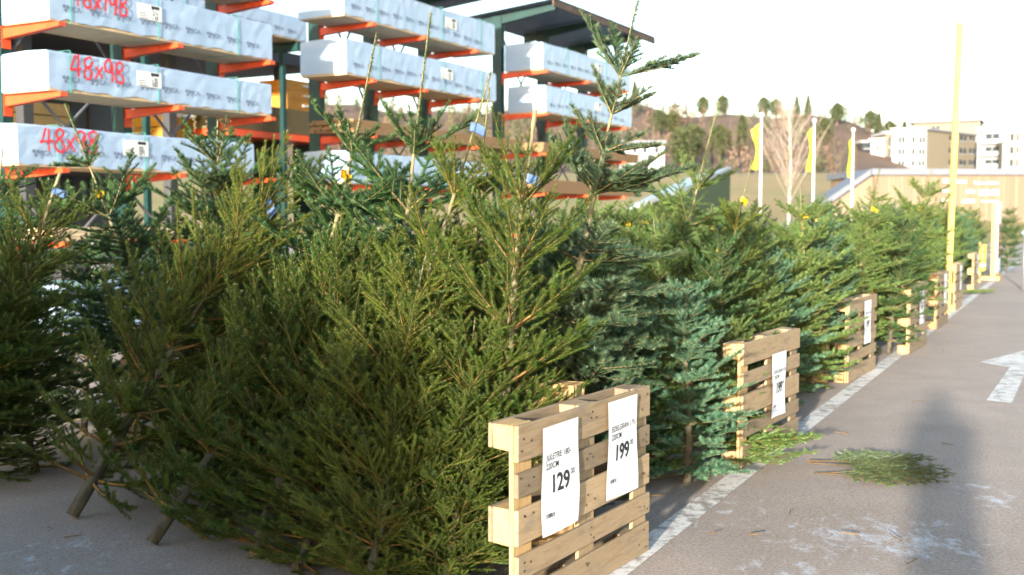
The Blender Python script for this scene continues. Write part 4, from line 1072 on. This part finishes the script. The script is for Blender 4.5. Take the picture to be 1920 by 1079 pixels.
# sloping wing
w0 = at(1535, 392, D)
bm = bmesh.new()
prof = [(w0.x - A.x, gb), (-.02, gb), (-.02, A.z - .5), (w0.x - A.x, w0.z - .4)]
fr_ = [bm.verts.new((p[0], .3, p[1])) for p in prof]; bk = [bm.verts.new((p[0], .8, p[1])) for p in prof]
bm.faces.new(list(reversed(fr_)) if False else fr_); bm.faces.new(list(reversed(bk)))
for i in range(4): bm.faces.new((fr_[i], bk[i], bk[(i + 1) % 4], fr_[(i + 1) % 4]))
bmesh.ops.recalc_face_normals(bm, faces=list(bm.faces)); obj('wing_wall', bm_mesh('wing_wall', bm), M_board, o)
bm = bmesh.new(); prof = [(w0.x - A.x - .3, w0.z - .39), (-.31, A.z - .497), (-.31, A.z), (w0.x - A.x - .3, w0.z + .12)]
fr_ = [bm.verts.new((p[0], -.1, p[1])) for p in prof]; bk = [bm.verts.new((p[0], 3.5, p[1])) for p in prof]
bm.faces.new(fr_); bm.faces.new(list(reversed(bk)))
for i in range(4): bm.faces.new((fr_[i], bk[i], bk[(i + 1) % 4], fr_[(i + 1) % 4]))
bmesh.ops.recalc_face_normals(bm, faces=list(bm.faces)); obj('ramp_cap', bm_mesh('ramp_cap', bm), simple('roof_edge_grey', (0.13, 0.145, 0.18), .6), o)

# blue grey shed roof behind the trees, green verge
A = at(1372, 312, 70); Bq = at(1285, 352, 44)
o = thing('shed_building', 'low shed with a blue grey sloping roof behind the trees', 'shed', ((A.x + Bq.x) / 2, 57, 0))
bm = bmesh.new(); cx = (A.x + Bq.x) / 2
for (p, w) in ((Bq, 2.2), (A, 2.2)): pass
vs = [bm.verts.new((q[0] - cx, q[1] - 57, q[2])) for q in ((Bq.x, 44, Bq.z), (A.x, 70, A.z), (A.x - 3.0, 70, A.z - .8), (Bq.x - 2.4, 44, Bq.z - .8))]
f_ = bm.faces.new(vs); ext = bmesh.ops.extrude_face_region(bm, geom=[f_])
for v in [g_ for g_ in ext['geom'] if isinstance(g_, bmesh.types.BMVert)]: v.co.z -= .18
bmesh.ops.recalc_face_normals(bm, faces=list(bm.faces)); obj('roof', bm_mesh('roof', bm), simple('blue_roof', (0.30, 0.36, 0.42), .4, .2, var=.2), o)
bm = bmesh.new()
vs = [bm.verts.new((q[0] - cx, q[1] - 57, q[2])) for q in ((Bq.x - .1, 44.1, Bq.z - .19), (A.x - .1, 69.9, A.z - .19), (A.x - .1, 69.9, 0), (Bq.x - .1, 44.1, 0))]
f_ = bm.faces.new(vs); ext = bmesh.ops.extrude_face_region(bm, geom=[f_])
for v in [g_ for g_ in ext['geom'] if isinstance(g_, bmesh.types.BMVert)]: v.co.x -= 1.6; v.co.z = max(0, v.co.z - .5)
bmesh.ops.recalc_face_normals(bm, faces=list(bm.faces)); obj('wall', bm_mesh('wall', bm), simple('green_wall', (0.075, 0.11, 0.03), .8), o)

# bare birch between the flags
rgb = random.Random(77)
def bare_tree_paths(h, rg, n1=16, spread=.33):
    P = [([(0, 0, 0), (.02 * h * rg.uniform(-1, 1), 0, h * .5), (.03 * h * rg.uniform(-1, 1), 0, h)], [.010 * h, .006 * h, .001 * h])]; tw = []
    for k in range(n1):
        z = h * rg.uniform(.18, .9); az = rg.uniform(0, 6.283); L = (h - z) * rg.uniform(.45, .75) + .05 * h; el = rg.uniform(.9, 1.25)
        e = Vector((math.cos(az) * math.cos(el), math.sin(az) * math.cos(el), math.sin(el))); p0 = Vector((0, 0, z)); p1 = p0 + e * L * .55; p2 = p1 + (e + Vector((0, 0, .12))).normalized() * L * .45
        P.append(([p0, p1, p2], [.0032 * h, .0018 * h, .0005 * h])); tw.append((p0, p1, p2, L))
        for j in range(7):
            t = rg.uniform(.25, 1); q = p0.lerp(p2, t); az2 = az + rg.uniform(-1.2, 1.2); e2 = Vector((math.cos(az2) * .6, math.sin(az2) * .6, .8))
            P.append(([q, q + e2 * L * rg.uniform(.15, .35)], [.0016 * h, .0005 * h]))
    return P
bt = at(1482, 170, 78); bz = hill_z(bt.x, 78)
o = thing('birch_tree', 'bare white birch between the left and middle yellow flags', 'tree', (bt.x, 78, bz))
paths = bare_tree_paths(bt.z - bz, rgb, 44)
V, Fq = tube_arrays(paths[:1], 8); obj('trunk', np_mesh('trunk', V, Fq, True), simple('birch_bark', (0.50, 0.46, 0.40), .8, var=.25, scale=8), o)
V, Fq = tube_arrays(paths[1:], 3); obj('crown', np_mesh('crown', V, Fq, True), simple('birch_twigs', (0.32, 0.27, 0.22), .9, var=.2), o)

# wooded hillside: one mass of bare trees
def forest():
    nr = np.random.default_rng(5); rg = random.Random(5); VV = []; FF = []; off = 0; tint = []
    protos = []
    for k in range(6):
        P = bare_tree_paths(10, rg, 8)[:28]
        V, Fq = tube_arrays([p for i, p in enumerate(P)], 3); protos.append((V, Fq))
    n = 0
    while n < 1150:
        D_ = nr.uniform(168, 335) if n < 800 else nr.uniform(312, 340); px = nr.uniform(560, 1600 if D_ < 250 else 1720); x_ = (px - 960) / FPX * D_
        z_ = hill_z(x_, D_)
        V, Fq = protos[n % 6]; s = nr.uniform(.4, .85) * (1.0 if D_ < 290 else .55); an = nr.uniform(0, 6.28); c_, s_ = math.cos(an), math.sin(an)
        W_ = V * s * np.array([1, 1, 1.0]); W_ = np.stack([W_[:, 0] * c_ - W_[:, 1] * s_ + x_, W_[:, 0] * s_ + W_[:, 1] * c_ + D_, W_[:, 2] + z_ - .3], 1)
        VV.append(W_); FF.append(Fq + off); off += len(V); tint.append(np.full(len(Fq), nr.random())); n += 1
    for n in range(420):         # rounded brush and evergreen clumps between the bare trunks
        D_ = nr.uniform(172, 335); px = nr.uniform(560, 1595 if D_ < 260 else 1720); x_ = (px - 960) / FPX * D_; z_ = hill_z(x_, D_); hh = nr.uniform(1.5, 4.8) * (1.0 if D_ < 290 else .6); N = 80
        t_ = nr.random(N); rr = hh * .3 * np.sqrt(np.clip(1 - (2 * t_ - .8) ** 2, .05, 1)) * np.sqrt(nr.random(N)); az = nr.random(N) * 6.283
        c_ = np.stack([rr * np.cos(az) + x_, rr * np.sin(az) + D_, z_ + hh * (.1 + .9 * t_)], 1)
        def u_(): q_ = nr.normal(size=(N, 3)); return q_ / np.linalg.norm(q_, axis=1)[:, None] * hh * .075
        e1, e2 = u_(), u_(); W_ = np.stack([c_ - e1, c_ + e2, c_ + e1, c_ - e2], 1).reshape(-1, 3)
        VV.append(W_); FF.append(np.arange(4 * N).reshape(-1, 4) + off); off += 4 * N; tint.append(np.full(N, nr.choice((1.0, .97, .5, .35, .9)) ))
    me = np_mesh('woodland', np.concatenate(VV), np.concatenate(FF), True)
    at_ = me.attributes.new('tint', 'FLOAT', 'FACE'); at_.data.foreach_set('value', np.concatenate(tint).astype(np.float32))
    return me
t = NT('bare_woodland'); at_ = t.node('ShaderNodeAttribute', attribute_name='tint')
t.color(t.ramp(at_.outputs['Fac'], [(0.0, (0.10, 0.072, 0.054)), (.5, (0.155, 0.108, 0.078)), (.8, (0.18, 0.15, 0.115)), (.93, (0.10, 0.095, 0.045)), (1.0, (0.055, 0.08, 0.035))])); t.set(Roughness=.9)
w_ = obj('woodland', forest(), t.m); tag(w_, 'brown bare woodland covering the far hillside', 'woodland', None, 'stuff')
# evergreen trees that stand out of it
def pine_meshes(seed, conical):
    rg = np.random.default_rng(seed); N = 2600; t_ = rg.random(N) ** .8; az_ = rg.random(N) * 6.283
    if conical: z = .06 + .94 * t_; r = .20 * (1 - t_) * (0.75 + .25 * np.sin(z * 60)) + .012
    else:
        z = .22 + .78 * t_; r = .25 * np.sqrt(np.clip(1 - (2 * t_ - .9) ** 2, .03, 1)) * (.8 + .2 * np.sin(z * 17 + 3 * az_ + seed))
    az = az_; rr = r * np.sqrt(rg.random(N)); c = np.stack([rr * np.cos(az), rr * np.sin(az), z], 1)
    a_ = rg.normal(size=(N, 3)); a_ /= np.linalg.norm(a_, axis=1)[:, None]; b_ = rg.normal(size=(N, 3)); b_ /= np.linalg.norm(b_, axis=1)[:, None]
    s = .026
    V = np.stack([c - a_ * s, c + a_ * s, c + b_ * s * 1.3], 1).reshape(-1, 3)
    cr = np_mesh('crown', V, np.arange(3 * N).reshape(-1, 3)); V, Fq = tube_arrays([([(0, 0, 0), (0, 0, .5), (0, 0, .95)], [.016, .011, .003])], 6)
    at_ = cr.attributes.new('tint', 'FLOAT', 'FACE'); at_.data.foreach_set('value', rg.random(N).astype(np.float32))
    return cr, np_mesh('trunk', V, Fq, True)
PINE = [pine_meshes(1, False), pine_meshes(2, False), pine_meshes(3, True)]
M_pine = needle_mat('pine_foliage', (0.055, 0.075, 0.025), (0.10, 0.115, 0.04), (0.075, 0.10, 0.05), .8, .1)
M_ptr = simple('pine_bark', (0.25, 0.15, 0.09), .9)
where = ((1190, 172, 250, 300, 2), (1318, 190, 232, 310, 0), (1355, 188, 250, 300, 1), (1432, 184, 232, 300, 0), (1455, 200, 235, 300, 1), (1494, 186, 235, 320, 2), (1515, 197, 238, 310, 2), (1570, 205, 262, 280, 0), (1632, 222, 275, 270, 1),
         (1648, 218, 275, 280, 2), (1668, 228, 285, 260, 0), (1696, 222, 270, 270, 2), (1724, 226, 265, 290, 0), (1262, 212, 262, 240, 1), (1300, 225, 310, 205, 1), (1350, 228, 300, 210, 0), (1392, 210, 300, 230, 2), (1545, 214, 285, 240, 0), (1280, 232, 318, 190, 1), (1235, 205, 290, 240, 0), (1800, 228, 260, 300, 2))
where = sorted(where); cnt_ = [0, 0]
for k, (px, pt, pb, D_, kd) in enumerate(where):
    tpz = at(px, pt + 7, D_); z_ = hill_z(tpz.x, D_) - .3
    h = max(6.0, tpz.z - z_)
    o = thing('pine_tree' if kd < 2 else 'tall_spruce', ('round topped pine' if kd < 2 else 'pointed dark spruce') + ' on the far wooded hill, %s of its kind from the left' % ORD[cnt_[kd // 2]], 'tree', (tpz.x, D_, z_), 0, 'evergreens on the hill' if kd < 2 else 'spruces on the hill')
    o.scale = (h * 1.6, h * 1.6, h); cnt_[kd // 2] += 1
    for nm, me, m in (('crown', PINE[kd][0], M_pine), ('trunk', PINE[kd][1], M_ptr)): obj(nm, me, m, o)

# ---------------------------------------------------------------- litter on the pavement
def branch_thing(name, label, loc, ang, L, mat, seed, flat=.35, group='cut branches on the pavement', n_main=1):
    rg = random.Random(seed); nr = np.random.default_rng(seed); S = []
    def grow(p, d, L_, lev):
        n = max(1, int(L_ / .085)); s = L_ / n
        for i in range(n):
            d = (d + Vector((rg.gauss(0, .06), rg.gauss(0, .06), 0))).normalized(); q = p + d * s
            S.append((p, q, .0035 * (1 - lev * .35), 0 if (lev == 0 and i < n * .2) else 1))
            if lev < 2 and (lev or i >= n * .12):
                for sg in (-1, 1):
                    an = sg * math.radians(rg.uniform(30, 48)); dd = Vector((d.x * math.cos(an) - d.y * math.sin(an), d.x * math.sin(an) + d.y * math.cos(an), rg.uniform(-.02, .16)))
                    grow(q, dd, max(.06, (L_ - (i + 1) * s) * rg.uniform(.5, .8)), lev + 1)
            p = q
    for k in range(n_main):
        an = rg.uniform(-.25, .25) if n_main > 1 else 0
        grow(Vector((0, rg.uniform(-.05, .05) * (n_main - 1), .012 + .012 * k)), Vector((math.cos(an), math.sin(an), .06)), L * rg.uniform(.8, 1), 0)
    S = [(Vector((a_.x, a_.y, max(.008, a_.z * flat + .008))), Vector((b_.x, b_.y, max(.008, b_.z * flat + .008))), r, n_) for a_, b_, r, n_ in S]
    o = thing(name, label, 'branch', (loc[0], loc[1], 0.004), ang, group)
    V, Fq = tube_arrays([([a_, b_], [r, r * .8]) for a_, b_, r, n_ in S], 3); obj('stem', np_mesh('stem', V, Fq, True), M_stem_sp, o)
    P0 = np.array([tuple(s[0]) for s in S]); P1 = np.array([tuple(s[1]) for s in S]); de = np.array([s[3] for s in S])
    Dv = P1 - P0; Ln = np.linalg.norm(Dv, axis=1); Dv /= Ln[:, None]; idx = np.repeat(np.arange(len(S)), nr.poisson(Ln * 700 * de)); N = len(idx)
    pos = P0[idx] + Dv[idx] * (nr.random(N) * Ln[idx])[:, None]; up_ = np.array([0, 0, 1.0]); A_ = np.cross(Dv, up_); A_ /= np.linalg.norm(A_, axis=1)[:, None]
    phi = nr.uniform(-.35, 3.5, N); rd = np.cos(phi)[:, None] * A_[idx] + np.sin(phi)[:, None] * up_ * .8
    nd = Dv[idx] * .55 + rd * .83; tn = np.cross(nd, rd + 1e-4); tn /= np.linalg.norm(tn, axis=1)[:, None]; ln = .024 * nr.uniform(.7, 1.1, N)
    V = np.stack([pos - tn * .0015, pos + tn * .0015, pos + nd * ln[:, None]], 1).reshape(-1, 3); V[:, 2] = np.maximum(V[:, 2], .002)
    me = np_mesh('needles', V, np.arange(3 * N).reshape(-1, 3)); a2 = me.attributes.new('tint', 'FLOAT', 'FACE'); a2.data.foreach_set('value', nr.random(N).astype(np.float32))
    obj('needles', me, mat, o); return o
p = ground(1520, 885); branch_thing('fir_branch', 'flat cut fir branch with a bare brown stem lying on the open lane', (p.x, p.y), math.radians(-8), .82, M_firdull, 41, .3, n_main=5)
p = ground(1290, 868); branch_thing('fir_branch', 'yellow green fir branch trailing from the bin across the painted line', (p.x, p.y), math.radians(2), .80, M_firlight, 42, 1.6, n_main=5)
p = ground(1262, 820); branch_thing('fir_branch', 'green fir branch sweeping out in front of the second pallet', (p.x, p.y), math.radians(22), .55, M_firlight, 46, 1.0, n_main=2)
p = ground(1215, 905); branch_thing('fir_branch', 'short bluish fir sprig beside the right end of the nearest pallet', (p.x, p.y), math.radians(20), .22, M_firblue, 43, .9)
p = ground(1245, 935); branch_thing('fir_branch', 'small green sprig on the asphalt just right of the nearest pallet', (p.x, p.y), math.radians(200), .16, M_firlight, 44, .7)
p = ground(1790, 552); branch_thing('fir_branch', 'flattened branch on the lane before the farthest pallets', (p.x, p.y), math.radians(10), .9, M_firlight, 45, .8, n_main=3)
bits = ((1405, 1010, 'green sprig'), (1480, 972, 'green sprig'), (1590, 818, 'single leaf'), (1345, 1005, 'green sprig'), (1765, 836, 'green sprig'), (1710, 757, 'green sprig'), (1770, 660, 'green sprig'), (1610, 1010, 'green sprig'), (1720, 1055, 'green sprig'), (90, 995, 'dark sprig'), (120, 1015, 'dark sprig'), (1690, 1022, 'x'), (1780, 645, 'x'), (1840, 690, 'x'))
for k, (px, py, nm) in enumerate(bits):
    p = ground(px, py); branch_thing('fir_sprig', 'tiny fir sprig dropped on the asphalt', (p.x, p.y), k * 1.3, .07 + .03 * (k % 3), M_firlight if k % 2 else M_fir, 60 + k, .6, 'tiny sprigs scattered on the asphalt')
def litter():
    nr = np.random.default_rng(9); pts = []
    for (cx, cy, sx, sy, n) in ((1.75, 5.9, .45, .5, 5200), (1.3, 6.5, .35, .7, 2600), (-2.2, 5.1, .7, .5, 3200), (2.2, 6.9, .6, .4, 1800), (2.2, 7.5, .8, 1.2, 1800), (3.6, 10.2, 1, 2.0, 1500), (1.5, 5.0, .5, .4, 1800), (3.0, 8.0, 1.6, 2.2, 5000), (2.4, 5.6, 1.0, .8, 3500)):
        pts.append(np.stack([nr.normal(cx, sx, n), nr.normal(cy, sy, n)], 1))
    P = np.concatenate(pts); N = len(P); an = nr.random(N) * 6.283; d = np.stack([np.cos(an), np.sin(an)], 1); nn = np.stack([-d[:, 1], d[:, 0]], 1); L = .013 * nr.uniform(.6, 1.2, N)
    def v(q, z): return np.concatenate([q, np.full((N, 1), z)], 1)
    V = np.stack([v(P - nn * .0013, .0055), v(P + nn * .0013, .0055), v(P + d * L[:, None], .009)], 1).reshape(-1, 3)
    me = np_mesh('needle_litter', V, np.arange(3 * N).reshape(-1, 3)); a2 = me.attributes.new('tint', 'FLOAT', 'FACE'); a2.data.foreach_set('value', nr.random(N).astype(np.float32)); return me
t = NT('litter'); a2 = t.node('ShaderNodeAttribute', attribute_name='tint'); t.color(t.ramp(a2.outputs['Fac'], [(0, (0.22, 0.12, 0.05)), (.6, (0.30, 0.18, 0.08)), (.8, (0.13, 0.13, 0.04)), (1, (0.10, 0.15, 0.04))])); t.set(Roughness=.9)
tag(obj('needle_litter', litter(), t.m), 'brown and green needle litter scattered on the asphalt', 'litter', None, 'stuff')

# ---------------------------------------------------------------- the photographer, whose shadow falls along the lane
def person():
    o = thing('person', 'photographer in a dark coat whose long shadow falls on the lane', 'person', (0.0, -0.34, 0.002), 0)
    J = {'pel': (0, 0, .95), 'sp': (0, .01, 1.15), 'ch': (0, .0, 1.36), 'nk': (0, .0, 1.50), 'hd': (0, .02, 1.60), 'ht': (0, .015, 1.72),
         'lh': (-.1, 0, .90), 'lk': (-.11, .02, .50), 'la': (-.12, -.01, .09), 'lt': (-.13, .14, .035), 'rh': (.1, 0, .90), 'rk': (.11, .02, .50), 'ra': (.12, -.01, .09), 'rt': (.13, .14, .035),
         'ls': (-.19, 0, 1.42), 'le': (-.20, .12, 1.16), 'lw': (-.10, .20, 1.47), 'rs': (.19, 0, 1.42), 're': (.20, .12, 1.16), 'rw': (.10, .20, 1.47), 'lha': (-.07, .215, 1.53), 'rha': (.07, .215, 1.53)}
    E_ = [('pel', 'sp'), ('sp', 'ch'), ('ch', 'nk'), ('nk', 'hd'), ('hd', 'ht'), ('pel', 'lh'), ('lh', 'lk'), ('lk', 'la'), ('la', 'lt'), ('pel', 'rh'), ('rh', 'rk'), ('rk', 'ra'), ('ra', 'rt'), ('ch', 'ls'), ('ls', 'le'), ('le', 'lw'), ('lw', 'lha'), ('ch', 'rs'), ('rs', 're'), ('re', 'rw'), ('rw', 'rha')]
    Rr = dict(pel=.16, sp=.155, ch=.165, nk=.062, hd=.095, ht=.075, lh=.10, lk=.065, la=.048, lt=.042, rh=.10, rk=.065, ra=.048, rt=.042, ls=.075, le=.055, lw=.038, rs=.075, re=.055, rw=.038, lha=.036, rha=.036)
    ks = list(J); me = bpy.data.meshes.new('body'); me.from_pydata([J[k] for k in ks], [(ks.index(a_), ks.index(b_)) for a_, b_ in E_], [])
    b_ = obj('body', me, simple('dark_coat', (0.04, 0.045, 0.06), .8), o)
    md = b_.modifiers.new('skin', 'SKIN'); 
    if not me.skin_vertices: me.attributes.new('skin', 'FLOAT', 'POINT')
    for i, k in enumerate(ks):
        me.skin_vertices[0].data[i].radius = (Rr[k], Rr[k]); me.skin_vertices[0].data[i].use_root = (k == 'pel')
    b_.modifiers.new('sub', 'SUBSURF').levels = 1
try:
    person()
except Exception as ex:
    print('PERSON', ex)
